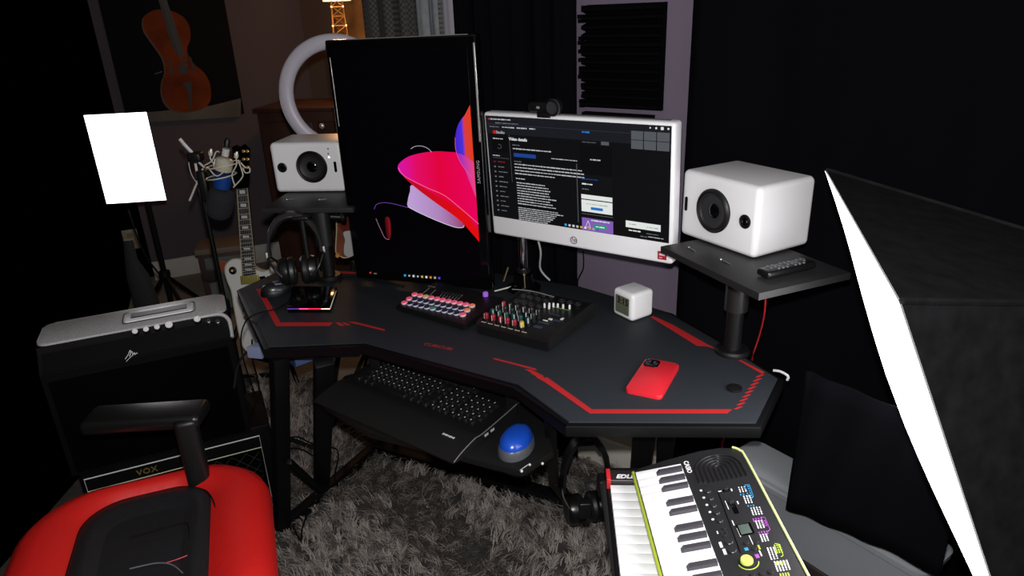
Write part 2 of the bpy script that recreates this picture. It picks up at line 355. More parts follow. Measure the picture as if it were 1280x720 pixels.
rb(0, .0, 1, .165, e_hd, 'browser_bar', off=.0001); rb(0, .075, 1, .078, emi('ui_line', (52, 54, 60)), off=-.0004)
rb(.018, .022, .028, .036, e_red, 'tab_icon', off=-.0006); 
def words(x0, x1, y, h, m, name='text_line', seed=0, off=-.0006):
    r = random.Random(seed); x = x0; m_ = MB()
    while x < x1-.004:
        w = min(r.uniform(.008, .03), x1-x); a, b = rel(x, y), rel(x+w, y+h)
        m_.box(((a.x+b.x)/2, off, (a.z+b.z)/2), (b.x-a.x, .0005, (a.z-b.z)*r.uniform(.55, .95))); x += w+.0035
    return m_.build(name, m, hp)
words(.032, .155, .022, .013, e_tx, 'tab_title', 1); words(.06, .20, .058, .009, e_dim, 'address_text', 2)
words(.022, .085, .095, .010, e_dim, 'bookmark', 3); words(.10, .175, .093, .012, e_tx, 'bookmark', 4); words(.19, .25, .092, .012, e_tx, 'bookmark', 5); words(.265, .30, .091, .012, e_tx, 'bookmark', 6)
rb(.042, .135, .062, .165, e_red, 'play_badge', off=-.0008, r=.3)
text('site_name', 'Studio', .011, M.Translation(rel(.087, .15)+V((0, -.0008, 0))) @ XZ, e_tx, hp, depth=.0002)
rb(.03, .19, .128, .34, e_dark, 'thumbnail'); words(.038, .10, .205, .012, e_tx, 'text_line', 8)
P_ = [rel(.075, .285)+V((.006*math.cos(t), -.0008, .006*math.sin(t))) for t in np.linspace(-2.6, 2.2, 14)]
MB().tube(P_, .0006, 5).build('loading_ring', e_gr, hp)
words(.028, .075, .37, .010, e_tx, 'menu_text', 9); rb(.028, .395, .13, .398, e_gr, off=-.0006)
for k in range(11):
    y = .43+k*.049; mm = emi('ui_redtext', (130, 25, 30)) if k == 0 else e_dim
    rb(.032, y, .042, y+.013, mm, 'menu_icon', off=-.0006); words(.058, .058+random.uniform(.03, .075), y, .010, mm, 'menu_text', 20+k)
rb(.14, .165, .1412, .62, e_gr, 'scroll_bar', off=-.0006)
text('page_title', 'Video details', .011, M.Translation(rel(.193, .205)+V((0, -.0008, 0))) @ XZ, emi('ui_text_bold', (225, 225, 225)), hp, depth=.0002, bold=.0002)
words(.158, .20, .255, .009, e_dim, 'text_line', 40); words(.158, .385, .287, .013, e_tx, 'text_line', 41)
rb(.162, .335, .295, .37, e_bl, 'blue_button', off=-.0006, r=.2); words(.385, .53, .35, .010, e_tx, 'text_line', 42)
words(.162, .205, .41, .009, e_dim, 'text_line', 43)
for k, e in enumerate((.555, .565, .57, .33)): words(.162, e if k < 3 else .40, .435+k*.030, .012, e_tx, 'text_line', 50+k)
words(.166, .22, .575, .010, e_tx, 'text_line', 55)
for k in range(9): words(.168, (.34, .36, .37, .36, .37, .41, .37, .38, .40)[k], .615+k*.026, .011, e_tx, 'text_line', 60+k)
for k in range(7): words(.168, (.41, .44, .40, .39, .38, .37, .35)[k], .865+k*.0195, .010, e_tx, 'text_line', 70+k) if .865+k*.0195 < .985 else None
rb(.525, .38, .528, .93, e_gr, 'scroll_bar', off=-.0006)
words(.56, .60, .085, .016, e_lb, 'header_icons', 80)
words(.56, .64, .175, .010, e_gr, 'text_line', 81); rb(.66, .165, .70, .195, e_gr, 'grey_button', off=-.0006)
rb(.545, .205, .715, .47, e_dark, 'video_preview'); words(.60, .655, .325, .012, e_tx, 'text_line', 82); rb(.545, .47, .715, .64, emi('ui_panel', (16, 17, 20)), 'video_panel')
words(.553, .64, .505, .012, e_bl, 'link_text', 83); words(.553, .61, .55, .014, e_wh, 'text_line', 84); words(.553, .59, .60, .010, e_dim, 'text_line', 85)
rb(.548, .655, .715, .695, e_wh, 'white_card', off=-.0008); rb(.548, .705, .715, .815, e_wh, 'white_card', off=-.0008); rb(.60, .765, .665, .79, e_lb, 'blue_button', off=-.0014, r=.2); words(.575, .69, .735, .008, emi('ui_midgrey', (150, 160, 155)), 'text_line', 86, off=-.0014)
rb(.548, .835, .718, .84, e_gr, off=-.0008)
rb(.548, .875, .718, .995, e_pu, 'purple_card', off=-.0008); rb(.612, .925, .685, .965, e_gn, 'green_button', off=-.0014, r=.48); words(.60, .70, .885, .013, e_wh, 'text_line', 87, off=-.0014); words(.625, .675, .938, .014, e_wh, 'button_text', 88, off=-.0020)
MB().tube([rel(.582, .90)+V((0, -.0014, 0)), rel(.575, .93)+V((0, -.0014, 0)), rel(.568, .97)+V((0, -.0014, 0)), rel(.582, .955)+V((0, -.0014, 0)), rel(.596, .97)+V((0, -.0014, 0)), rel(.589, .93)+V((0, -.0014, 0)), rel(.582, .90)+V((0, -.0014, 0))], .0006, 5).build('sketch_icon', e_wh, hp)
for i in range(3):
    for j in range(2): rb(.812+i*.062, .055+j*.078, .869+i*.062, .127+j*.078, e_gr, 'grey_tile', off=-.0006)
for k, s in enumerate((.005, .007, .011, .007)): 
    a = rel(.903+k*.028, .022); MB().box(a+V((0, -.0008, 0)), (s*.6, .0004, s*.6)).build('window_button', e_wh, hp)
rb(.785, .845, .96, .905, e_wh, 'white_toast', off=-.0008); words(.80, .84, .868, .009, emi('ui_midgrey', (150, 160, 155)), 'text_line', 90, off=-.0014); words(.89, .95, .875, .009, emi('ui_midgrey', (150, 160, 155)), 'text_line', 91, off=-.0014)
words(.80, .86, .925, .012, e_wh, 'text_line', 92); words(.89, .95, .935, .008, e_dim, 'text_line', 93)
for k, c in enumerate(ic): rb(.448+k*.0225, .962, .460+k*.0225, .982, emi('ico%d%d%d' % c, c), 'taskbar_icon', off=-.0016)
words(.90, .975, .962, .008, e_tx, 'clock_text', 95); words(.86, .895, .967, .009, e_dim, 'tray_icons', 96)
# chin badge, red sticker, grille, arms
lp_ = hq(717, 300.5, -.0000); lgm = mat('badge_grey', (.16, .16, .17), .35, metal=.5)
MB().tube([lp_+V((.0095*math.cos(a), .001, .0095*math.sin(a))) for a in np.linspace(0, 2*PI, 20)[:-1]], .0011, 6, closed=True).build('badge_ring', lgm, hp)
text('badge_letters', 'hp', .0155, M.Translation(lp_+V((-.0002, .0016, .001))) @ XZ, lgm, hp, depth=.0006, shear=.28)
st = MB(); st.box((HW-.0255, .0012, .021), (.023, .001, .021)); sto = st.build('red_sticker', mat('sticker_red', (.35, .015, .03), .4), hp)
st = MB(); st.box((HW-.0255, .0006, .0235), (.015, .0006, .005)); st.box((HW-.029, .0006, .0155), (.008, .0006, .0018)); st.build('sticker_print', mat('sticker_pale', (.6, .5, .5), .5), sto)
gm = MB()
for k in range(92): gm.box((HW*.22+k*.0044, .024, HH+.0004), (.0022, .012, .0016))
gm.build('top_grille', mat('grille_grey', (.10, .10, .11), .6), hp)
# webcam
WM = HM @ M.Translation(lpY(HM, 679, 143, 0)+V((0, .004, .004)))
wc = thing('webcam', 'small black webcam clipped on the top edge of the white monitor', 'webcam', WM)
w_ = MB(); w_.box((0, .004, .012), (.092, .024, .026), bev=.010, seg=4); w_.build('body', blk, wc)
w_ = MB(); w_.lathe([(0, 0), (.019, 0), (.0205, .004), (.0205, .022), (.016, .026), (.016, .022), (.008, .020), (0, .020)], M.Translation((.030, .012, .014)) @ M.Rotation(PI/2, 4, 'X'), 28); w_.build('lens_barrel', blkm, wc)
w_ = MB(); w_.lathe([(.0205, 0), (.0215, .002), (.0215, .005), (.0205, .007)], M.Translation((.030, -.003, .014)) @ M.Rotation(PI/2, 4, 'X'), 28); w_.build('focus_ring', mat('dark_steel', (.10, .10, .11), .3, metal=.7), wc)
w_ = MB(); w_.box((-.012, -.0085, .013), (.009, .001, .006), bev=.0004); w_.build('logo_plate', mat('dim_grey_print', (.22, .22, .23), .4), wc)
w_ = MB(); w_.box((0, .006, -.006), (.04, .022, .014), bev=.003); w_.box((0, .048, -.022), (.035, .006, .05), bev=.002); w_.box((0, .026, -.0015), (.035, .048, .005)); w_.build('clip', blk, wc)
# two-arm monitor stand with a chrome pole
sp = G(655, 361, DZ); MS = frame((sp.x, sp.y, DZ), -33)
ms = thing('monitor_stand', 'chrome pole monitor stand clamped on the desk behind the mixer', 'monitor stand', MS)
MB().lathe([(0, 0), (.05, 0), (.05, .008), (.032, .014), (.028, .05), (.0, .05)], None, 32).build('base', blkg, ms)
MB().cyl((0, 0, .04), (0, 0, .42), .0145, n=28).build('pole', mat('dark_chrome', (.55, .55, .56), .12, metal=1), ms)
MB().lathe([(.0175, .0), (.020, .003), (.020, .012), (.0175, .015)], M.Translation((0, 0, .052)), 24).build('collar', blk, ms)
HMi = MS.inverted()
hc = HMi @ (HM @ V((HW/2, .044, HH/2))); sc_ = HMi @ (SM @ V((SW/2, .076, SH/2)))
for q in (hc, sc_):
    zz = min(.36, q.z) if q is hc else .40
    mid = V(((q.x)*.5, max(.04, q.y*.5+.05), zz)); m_ = MB(); m_.tube([V((0, 0, zz)), mid, V((q.x, q.y, zz))], .014, 10); m_.tube([V((q.x, q.y, zz)), V((q.x, q.y, q.z))], .012, 10); m_.build('arm', blkmetal, ms)
m_ = MB(); m_.tube(smooth_curve([(.045, -.01, .20), (.06, .0, .13), (.04, .03, .06), (.06, .05, .02)], 5), .003, 6); m_.build('cable', mat('grey_cable', (.35, .35, .36), .4), ms)
m_ = MB(); m_.tube([(-.03, -.035, .075), (-.045, -.04, .03)], .0025, 6); m_.tube([(.018, -.025, .06), (.02, -.026, .005)], .002, 6); m_.build('cable', mat('gold_jack', (.5, .4, .22), .3, metal=.8), ms)
m_ = MB(); m_.tube(smooth_curve([loc(MS, G(618, 364, DZ+.006)), loc(MS, G(630, 361, DZ+.008)), loc(MS, G(641, 358, DZ+.01))], 4), .0024, 6); m_.build('cable', mat('pale_cable', (.6, .58, .55), .4), ms)
m_ = MB(); m_.tube(smooth_curve([loc(MS, WR(729, 314, .07)), loc(MS, WR(729, 335, .06)), loc(MS, WR(722, 352, .06)), loc(MS, WR(726, 372, .05))], 6), .0022, 6); m_.build('power_cable', blkm, ms)
# ================================================================== SPEAKERS AND RISERS
SL, SHt, SWd, SZ = .2335, .1590, .1768, 1.0
def speaker(x, y, yaw, label, flip, px_woof, px_tw, px_slot, dots):
    mx = frame((x, y, SZ), yaw); t = thing('studio_speaker', label, 'speaker', mx)
    MB().box((SL/2, SWd/2, SHt/2), (SL, SWd, SHt), bev=.0135, seg=5).build('cabinet', wht, t)
    rot = M.Rotation(PI/2, 4, 'X')
    w = lpY(mx, *px_woof); tw = lpY(mx, *px_tw); sl = lpY(mx, *px_slot)
    c = M.Translation((w.x, 0, w.z)) @ rot
    m_ = MB(); m_.lathe([(.0505, -.002), (.0505, .0045), (.047, .0075), (.0435, .005), (.0435, -.001)], c, 48, caps=False); wo = m_.build('woofer', blk, t)
    MB().lathe([(.0437, .002), (.0415, .0058), (.038, .0058), (.0345, .0032)], c, 48, caps=False).build('rubber_surround', mat('rubber', (.010, .010, .010), .4), wo)
    MB().lathe([(.035, .0035), (.030, .0020), (.017, .0007), (.0, .0006)], c, 48, caps=False).build('cone', mat('paper_cone', (.018, .018, .02), .45), wo)
    MB().lathe([(.0175, .0008), (.014, .0032), (.008, .0048), (.0, .0054)], c, 32, caps=False).build('dust_cap', blkg, wo)
    c = M.Translation((tw.x, 0, tw.z)) @ rot
    to = MB().lathe([(.0155, -.001), (.0155, .0022), (.013, .0034), (.0115, .001), (.0115, .0006), (.0, .0006)], c, 32, caps=False).build('tweeter', blk, t)
    MB().lathe([(.0085, 0), (.0065, .0032), (.003, .0045), (0, .005)], c, 24, caps=False).build('dome', blkg, to)
    MB().prism(rrect(.0085, .034, .0038), -.001, .0015, M.Translation((sl.x, 0, sl.z)) @ rot).build('port_slot', blkg, t)
    for (u, v, k) in dots:
        p = lpY(mx, u, v); MB().lathe([(0, 0), (.0024, 0), (.0024, .0012), (0, .0016)], M.Translation((p.x, .0005, p.z)) @ rot, 14).build('indicator_light' if k else 'button', emi('led_white', (255, 255, 255), 3) if k else blk, t)
    f = MB()
    for a in (.03, SL-.03):
        for b in (.03, SWd-.03): f.lathe([(0, -.0005), (.008, -.0005), (.008, .002), (0, .002)], M.Translation((a, b, 0)), 12)
    f.build('feet', blk, t)
    return mx
uS = .52
RSx, RSy = .7905*uS, 3.093*uS; LSx, LSy = -1.440*uS, 4.247*uS
speaker(RSx, RSy, -61.3, 'white studio speaker lying on its side on the riser right of the monitors', 1, (892, 263.5), (931.5, 277), (858, 254.5), [])
speaker(LSx, LSy, -6.9, 'white studio speaker with a lit dot on the riser left of the upright monitor', 0, (390, 208.5), (353, 209.5), (419.3, 208.5), [(410, 186, 0), (410.3, 192, 0), (411.2, 196.5, 1)])
def riser(corners, pole_px, label, holes, base_px=None, inner=None):
    z = SZ; P = [G(u, v, z) for u, v in corners]; bp = G(*base_px, DZ)
    mx = M.Translation((bp.x, bp.y, DZ)); t = thing('speaker_riser', label, 'riser', mx)
    q = [(p.x-bp.x, p.y-bp.y) for p in P]
    MB().prism(q, z-DZ-.016, z-DZ-.001, bev=.002).build('shelf', mat('riser_board', (.011, .011, .0115), .5, bump=(300, .2, .0008)), t)
    MB().lathe([(0, .001), (.040, .001), (.040, .007), (.036, .012), (.026, .013), (0, .013)], None, 36).build('base_flange', blk, t)
    MB().cyl((0, 0, .012), (0, 0, .14), .0195, n=28).build('lower_post', blk, t)
    MB().cyl((0, 0, .11), (0, 0, z-DZ-.016), .0265, n=32).build('upper_post', mat('post_satin', (.010, .010, .0105), .38), t)
    k = MB(); k.cyl((.03, -.0, .20), (.062, .004, .196), .009, n=14); k.lathe([(.012, 0), (.016, .003), (.016, .012), (.012, .014)], M.Translation((.062, .004, .196)) @ M.Rotation(PI/2, 4, 'Y'), 12); k.build('clamp_knob', blk, t)
    for (u, v, du, dv) in holes:
        a = G(u, v, z+.0006)-V((bp.x, bp.y, DZ)); b = G(u+du, v+dv, z+.0006)-V((bp.x, bp.y, DZ))
        h = MB(); h.tube([a, b], .0016, 6); h.ball(a, .0032, n=10); h.build('slot_insert', mat('steel_insert', (.5, .5, .5), .25, metal=.9), t)
    return t
shFL = (826, 307); shFR = (949, 366); shBR = (1043, 338)
a, b, c = G(*shFL, SZ), G(*shFR, SZ), G(*shBR, SZ)
e = (b-a).normalized(); side = V((-e.y, e.x, 0)); 
dep = .215
# right riser
def projpx(p):
    d = p-CAM; z = d.dot(_F); return (640+FL*d.dot(R2)/z, 360-FL*d.dot(U2)/z)
cR = [shFL, (829, 305.5), projpx(a+side*.25+e*.01), projpx(b+side*.25), shBR, shFR]
riser([shFL, shFR, projpx(b+side*.235), projpx(a+side*.235)], None, 'black monitor riser on a thick round post at the right end of the desk', [(861, 309.5, 8, 5), (901, 324.5, 12, 6)], base_px=(915, 440))
aL, bL = G(327, 260, SZ), G(441, 259, SZ); eL = (bL-aL).normalized(); sL = V((-eL.y, eL.x, 0))
riser([(327, 260), (441, 259), projpx(bL+sL*.235), projpx(aL+sL*.235)], None, 'black monitor riser carrying the speaker at the left end of the desk', [(358.5, 249.5, 9, -1), (399, 249.5, 9, -1)], base_px=(412, 347))
# remote control on right riser
r0 = G(957, 346, SZ+.001); r1 = G(1008, 334, SZ+.001); rx = (r1-r0); L_ = rx.length; rx.normalize()
RM = axes(r0, rx, V((-rx.y, rx.x, 0)), V((0, 0, 1)))
rc = thing('remote_control', 'slim black remote control lying beside the right speaker', 'remote control', RM)
MB().box((L_/2, 0, .0085), (L_+.02, .036, .015), bev=.006, seg=3).build('body', mat('remote_black', (.005, .005, .0055), .3), rc)
bt = MB().lathe([(0, 0), (.0028, 0), (.0030, .002), (0, .0024)], None, 10).mesh('button', mat('button_grey', (.10, .10, .11), .35))
for i in range(9):
    for j in (-1, 0, 1):
        if (i+j) % 4 != 3: put('button', bt, rc, M.Translation((.012+i*(L_-.01)/9, j*.010, .016)))
# ================================================================== THINGS ON THE DESK
# cube clock
c0, c1 = G(767, 393, DZ), G(790, 404, DZ); cx = (c1-c0).normalized(); cs = .0775
CM = axes(c1-cx*cs, cx, V((-cx.y, cx.x, 0)), V((0, 0, 1)))
ck = thing('cube_clock', 'small white rounded cube clock with a grey display on the desk mat', 'clock', CM)
MB().box((cs/2, cs/2, cs/2+.0005), (cs, cs, cs), bev=.0115, seg=5).build('case', wht, ck)
MB().prism(rrect(.053, .050, .004), 0, .0012, M.Translation((cs/2, .0006, cs*.50)) @ XZ).build('display_rim', mat('rim_grey', (.20, .20, .18), .4), ck)
dsp = MB().prism(rrect(.049, .046, .003), 0, .0012, M.Translation((cs/2, .0001, cs*.50)) @ XZ).build('display', mat('lcd_olive', (.095, .102, .068), .5, spec=.1), ck)
lcd = mat('lcd_segment', (.004, .005, .004), .6, spec=.1)
text('display_digits', '3:15', .025, M.Translation((cs/2+.003, -.0016, cs*.64)) @ XZ, lcd, dsp, depth=.0002, bold=.0004)
text('display_digits', '27', .008, M.Translation((cs/2+.01, -.0016, cs*.38)) @ XZ, mat('lcd_faint', (.07, .078, .055), .4), dsp, depth=.0002)
sg = MB()
for k in range(5): sg.box((cs/2-.017+k*.0085, -.0014, cs*.28), (.006, .0006, .0012))
sg.build('display_marks', mat('lcd_faint', (0, 0, 0)), dsp)
# phone
z = DZ+.0085
pa, pb, pc = G(804, 447, z), G(850, 455.5, z), G(776, 489, z)
px_ = (pb-pa).normalized(); py_ = V((-px_.y, px_.x, 0)); W_ = .079; H_ = .156
PM = axes(V((pb.x, pb.y, DZ))-px_*W_-py_*H_, px_, py_, V((0, 0, 1)))
ph = thing('smartphone', 'phone in a bright red case lying face down on the desk mat', 'phone', PM)
MB().prism(rrect(W_, H_, .010, 6, W_/2, H_/2), .0005, .0095, bev=.0022).build('case', mat('red_case', (.62, .018, .03), .35), ph)
cmn = MB().prism(rrect(.033, .034, .007, 5, .020, H_-.022), .009, .0115, bev=.0008).build('camera_module', blkg, ph)
cl = MB()
for (x, y) in ((.012, H_-.014), (.012, H_-.030), (.028, H_-.022)): cl.lathe([(0, 0), (.0062, 0), (.0062, .0022), (.0045, .0024), (.004, .0014), (0, .0014)], M.Translation((x, y, .0112)), 20)
cl.build('lens', mat('lens_glass', (.02, .02, .025), .08), cmn)
# pad controller
k0, k1 = G(494, 381.5, DZ+.02), G(580, 407, DZ+.02); kx = (k1-k0); KW = kx.length; kx.normalize(); KD = .172
KM = axes(V((k0.x, k0.y, DZ)), kx, V((-kx.y, kx.x, 0)), V((0, 0, 1)))
kc = thing('pad_controller', 'black music pad controller with three rows of pink and navy round pads', 'controller', KM)
kp = [(0, .006), (0, .020), (KD, .036), (KD, .006)]
kb_ = MB(); kb_.loft([[V((0, y, z)) for y, z in kp], [V((KW, y, z)) for y, z in kp]]); bmesh.ops.bevel(kb_.bm, geom=list(kb_.bm.edges), offset=.003, segments=2, affect='EDGES'); kb_.build('case', blk, kc)
ft = MB()
for a in (.02, KW-.02):
    for b in (.02, KD-.02): ft.box((a, b, .0035), (.02, .02, .007))
ft.build('feet', blkm, kc)
tl = math.atan2(.016, KD)
def ktop(x, y, up=0): return V((x, y, .0204+y*.016/KD+up))
padm = {'pink': mat('pad_pink', (.75, .10, .18), .5, emit=(.75, .08, .16), es=.28), 'navy': mat('pad_navy', (.012, .018, .045), .5), 'orange': mat('pad_orange', (.75, .22, .10), .5, emit=(.7, .2, .06), es=.25), 'yellow': mat('pad_yellow', (.55, .35, .12), .5, emit=(.5, .3, .08), es=.25), 'green': mat('pad_green', (.05, .25, .14), .5)}
rim = mat('pad_rim', (.50, .50, .62), .4); rimp = mat('pad_rim_pink', (.75, .50, .60), .4)
for ri, ((xa, ya), (xb, yb)) in enumerate((((518.3, 367.7), (590, 382.6)), ((511.5, 372), (584, 387.2)), ((505.4, 376), (578.5, 391.8)))):
    A = loc(KM, G(xa, ya, DZ+.03)); B = loc(KM, G(xb, yb, DZ+.03))
    for k in range(11):
        p = A.lerp(B, k/10); c_ = 'navy'
        if ri == 0: c_ = 'pink' if k not in (2, 10) else ('yellow' if k == 2 else 'orange')
        elif k == 0: c_ = 'pink'
        elif k == 10: c_ = 'pink' if ri == 2 else 'orange'
        elif ri == 2 and k == 5: c_ = 'green'
        mm = M.Translation(ktop(p.x, p.y)) @ M.Rotation(tl, 4, 'X')
        po = MB().lathe([(.0088, -.001), (.0088, .004), (.0075, .0052), (0, .0052)], mm, 18).build('pad', padm[c_], kc)
        MB().lathe([(.0089, .0), (.0093, .001), (.0093, .0034), (.0089, .0042)], mm, 18, caps=False).build('pad_rim', rimp if c_ in ('pink',) else rim, po)
lines = MB()
for (u0, v0, u1, v1) in ((526.5, 366, 537, 359), (534.5, 369, 544.5, 361.5), (535, 357, 544, 358.8)):
    a, b = loc(KM, G(u0, v0, DZ+.034)), loc(KM, G(u1, v1, DZ+.034)); lines.tube([ktop(a.x, min(a.y, KD-.004), .0005), ktop(b.x, min(b.y, KD-.004), .0005)], .0007, 4)
for k in range(7):
    a, b = loc(KM, G(549+k*3.7, 369.3+k*.7, DZ+.034)), loc(KM, G(555.5+k*3.8, 363.6+k*.75, DZ+.034)); lines.tube([ktop(a.x, a.y, .0005), ktop(b.x, min(b.y, KD-.004), .0005)], .0006, 4)
lines.build('printed_fader_lines', mat('dim_grey_print', (0, 0, 0)), kc)
for k in range(7):
    a = loc(KM, G(552+k*3.75, 366+k*.72, DZ+.034)); MB().box(ktop(a.x, a.y, .004), (.006, .004, .008), bev=.001).build('fader', blk, kc)
a = loc(KM, G(607, 370.5, DZ+.034)); kn = MB().lathe([(.0075, 0), (.0072, .011), (.005, .012), (0, .012)], M.Translation(ktop(a.x, min(a.y, KD-.01))), 18).build('volume_knob', mat('purple_glow', (.15, .05, .3), .4, emit=(.25, .08, .5), es=.8), kc, label='lit purple knob')
# mixer
z = DZ+.03
m0, m1 = G(597, 405, z), G(684, 427, z); mx_ = (m1-m0); MW = mx_.length; mx_.normalize(); MDp = .235
MM = axes(V((m0.x, m0.y, DZ)), mx_, V((-mx_.y, mx_.x, 0)), V((0, 0, 1)))
mixr = thing('audio_mixer', 'compact black audio mixer with rows of small coloured knobs beside the pad controller', 'mixer', MM)
mp_ = [(0, .004), (0, .026), (.012, .032), (MDp-.01, .045), (MDp, .04), (MDp, .004)]
b_ = MB(); b_.loft([[V((0, y, zz)) for y, zz in mp_], [V((MW, y, zz)) for y, zz in mp_]]); b_.build('case', blk, mixr)
b_ = MB(); b_.loft([[V((-.006, y-.002*0, zz+.004)) for y, zz in mp_], [V((0, y, zz+.004)) for y, zz in mp_]]); b_.loft([[V((MW, y, zz+.004)) for y, zz in mp_], [V((MW+.006, y, zz+.004)) for y, zz in mp_]]); b_.build('side_cheek', mat('cheek', (.005, .005, .005), .5), mixr)
mt_ = math.atan2(.013, MDp-.022)
def mtop(x, y, up=0): return V((x, y, .032+(y-.012)*.013/(MDp-.022)+up))
caps = {'teal': mat('knob_teal', (.008, .055, .05), .35), 'red': mat('knob_red', (.26, .012, .022), .35), 'black': mat('knob_black', (.012, .012, .013), .35), 'white': mat('knob_white', (.6, .6, .58), .4), 'yellow': mat('knob_yellow', (.5, .38, .05), .4)}
kskirt = MB().lathe([(.0078, 0), (.0072, .006), (.0060, .007), (.0056, .020), (.005, .021), (0, .021)], None, 16).mesh('knob', blk)
kcap = {k: MB().lathe([(.0057, .008), (.0060, .009), (.0058, .0215), (.005, .0232), (0, .0235)], None, 14).mesh('knob_cap', v) for k, v in caps.items()}
kptr = MB().box((0, -.0058, .0155), (.0014, .0012, .014)).mesh('pointer', mat('pointer_white', (.75, .75, .72), .4))
R_ = mt_
for ri, (yy, cn) in enumerate(((.022, 'red'), (.048, 'teal'), (.072, 'black'), (.096, 'black'))):
    for k in range(6):
        x = .014+k*.0215+ri*.001
        c_ = cn if not (ri == 0 and k == 5) else 'yellow'
        if ri == 3 and k == 0: c_ = 'red'
        ko = put('knob', kskirt, mixr, M.Translation(mtop(x, yy)) @ M.Rotation(R_, 4, 'X') @ M.Rotation(random.uniform(-.9, .9), 4, 'Z'))
        put('knob_cap', kcap[c_], ko); put('pointer', kptr, ko)
s_ = MB()
for k in range(7): s_.box(mtop(.010+k*.0205, .0125, .0007), (.014, .0025, .0012))
s_.build('printed_marks', mat('print_cream', (.42, .38, .30), .5), mixr)
s_ = MB()
for (x, y, w, h) in ((.150, .05, .022, .012), (.152, .075, .03, .006), (.176, .10, .018, .008), (.155, .125, .03, .003)): s_.box(mtop(x, y, .0008), (w, h, .0014))
s_.build('label_panel', mat('mixer_navy', (.03, .04, .07), .4), mixr)
for (x, y, w, h) in ((.158, .098, .010, .006), (.184, .112, .006, .010), (.150, .086, .014, .002)): MB().box(mtop(x, y, .002), (w, h, .003), bev=.0005).build('button', caps['white'], mixr)
led = MB().lathe([(.003, 0), (.003, .010), (.002, .012), (0, .012)], None, 10).mesh('switch', caps['white'])
for (x, y) in ((.108, .152), (.118, .160), (.123, .150), (.128, .164), (.140, .166), (.155, .168), (.172, .172)): put('switch', led, mixr, M.Translation(mtop(x, y)))
jk = MB().lathe([(.010, 0), (.010, .003), (.0055, .0035), (.0055, .001), (0, .001)], None, 18).mesh('jack_socket', mat('socket', (.03, .03, .032), .35, metal=.4))
for k in range(4):
    for y in (.150, .185, .215):
        if k*.024+.02 < .10: put('jack_socket', jk, mixr, M.Translation(mtop(.02+k*.024, y)))
for k in range(3): put('jack_socket', jk, mixr, M.Translation(mtop(.13+k*.024, .205)))
MB().box(mtop(.155, .163, .001), (.045, .0015, .001)).build('green_line', mat('line_green', (.15, .3, .06), .5), mixr)
tb_ = MB(); tb_.tube(smooth_curve([loc(MM, G(640, 361.5, .80)), loc(MM, G(665, 364, .80)), loc(MM, G(692, 371, .80))], 5), .0012, 6); tb_.build('rear_edge_strip', mat('dim_grey_print', (0, 0, 0)), mixr)
# headphone stand: base with coloured lights
z = DZ+.02
h0, h1, h2_, h3 = G(359, 383, z), G(412, 383, z), G(421, 358, z), G(366, 357, z)
HC = V(((h0.x+h1.x)/2, (h0.y+h2_.y)/2, DZ))
hs = thing('headphone_stand', 'black headphone stand with a glowing red and violet strip along its base', 'headphone stand', M.Translation(HC))
q = [(p.x-HC.x, p.y-HC.y) for p in (h0, h1, h2_, h3)]
MB().prism(q, .001, .020, bev=.003).build('base', blkg, hs)
def hl(u, v, zz): return G(u, v, zz)-HC
ledA = h0-HC; ledB = h1-HC
cols = [(.0, .28, (120, 60, 190), .9), (.28, .50, (230, 60, 120), 3), (.50, .80, (235, 30, 70), 2.2), (.80, 1.0, (255, 190, 170), 3)]
for a, b, c_, s in cols:
    pa_, pb_ = ledA.lerp(ledB, a), ledA.lerp(ledB, b); MB().tube([V((pa_.x, pa_.y-.0015, .013)), V((pb_.x, pb_.y-.0015, .013))], .0014, 6).build('light_strip', emi('led%d%d' % (c_[0], c_[1]), c_, s), hs)
pb_, pc_ = h1-HC, h2_-HC; MB().tube([V((pb_.x+.001, pb_.y, .014)), V((pc_.x+.001, pc_.y-.02, .014))], .0012, 6).build('light_strip', emi('led_cream', (190, 190, 170), .8), hs)
HY = 1.985
top = GY(376, 268, HY)-HC; bot = V((top.x, top.y, .018))
MB().tube([bot, V((top.x, top.y, top.z-.012))], .008, 12).build('post', blk, hs)
MB().box((top.x, top.y, top.z-.008), (.05, .045, .012), bev=.005).build('saddle', blk, hs)
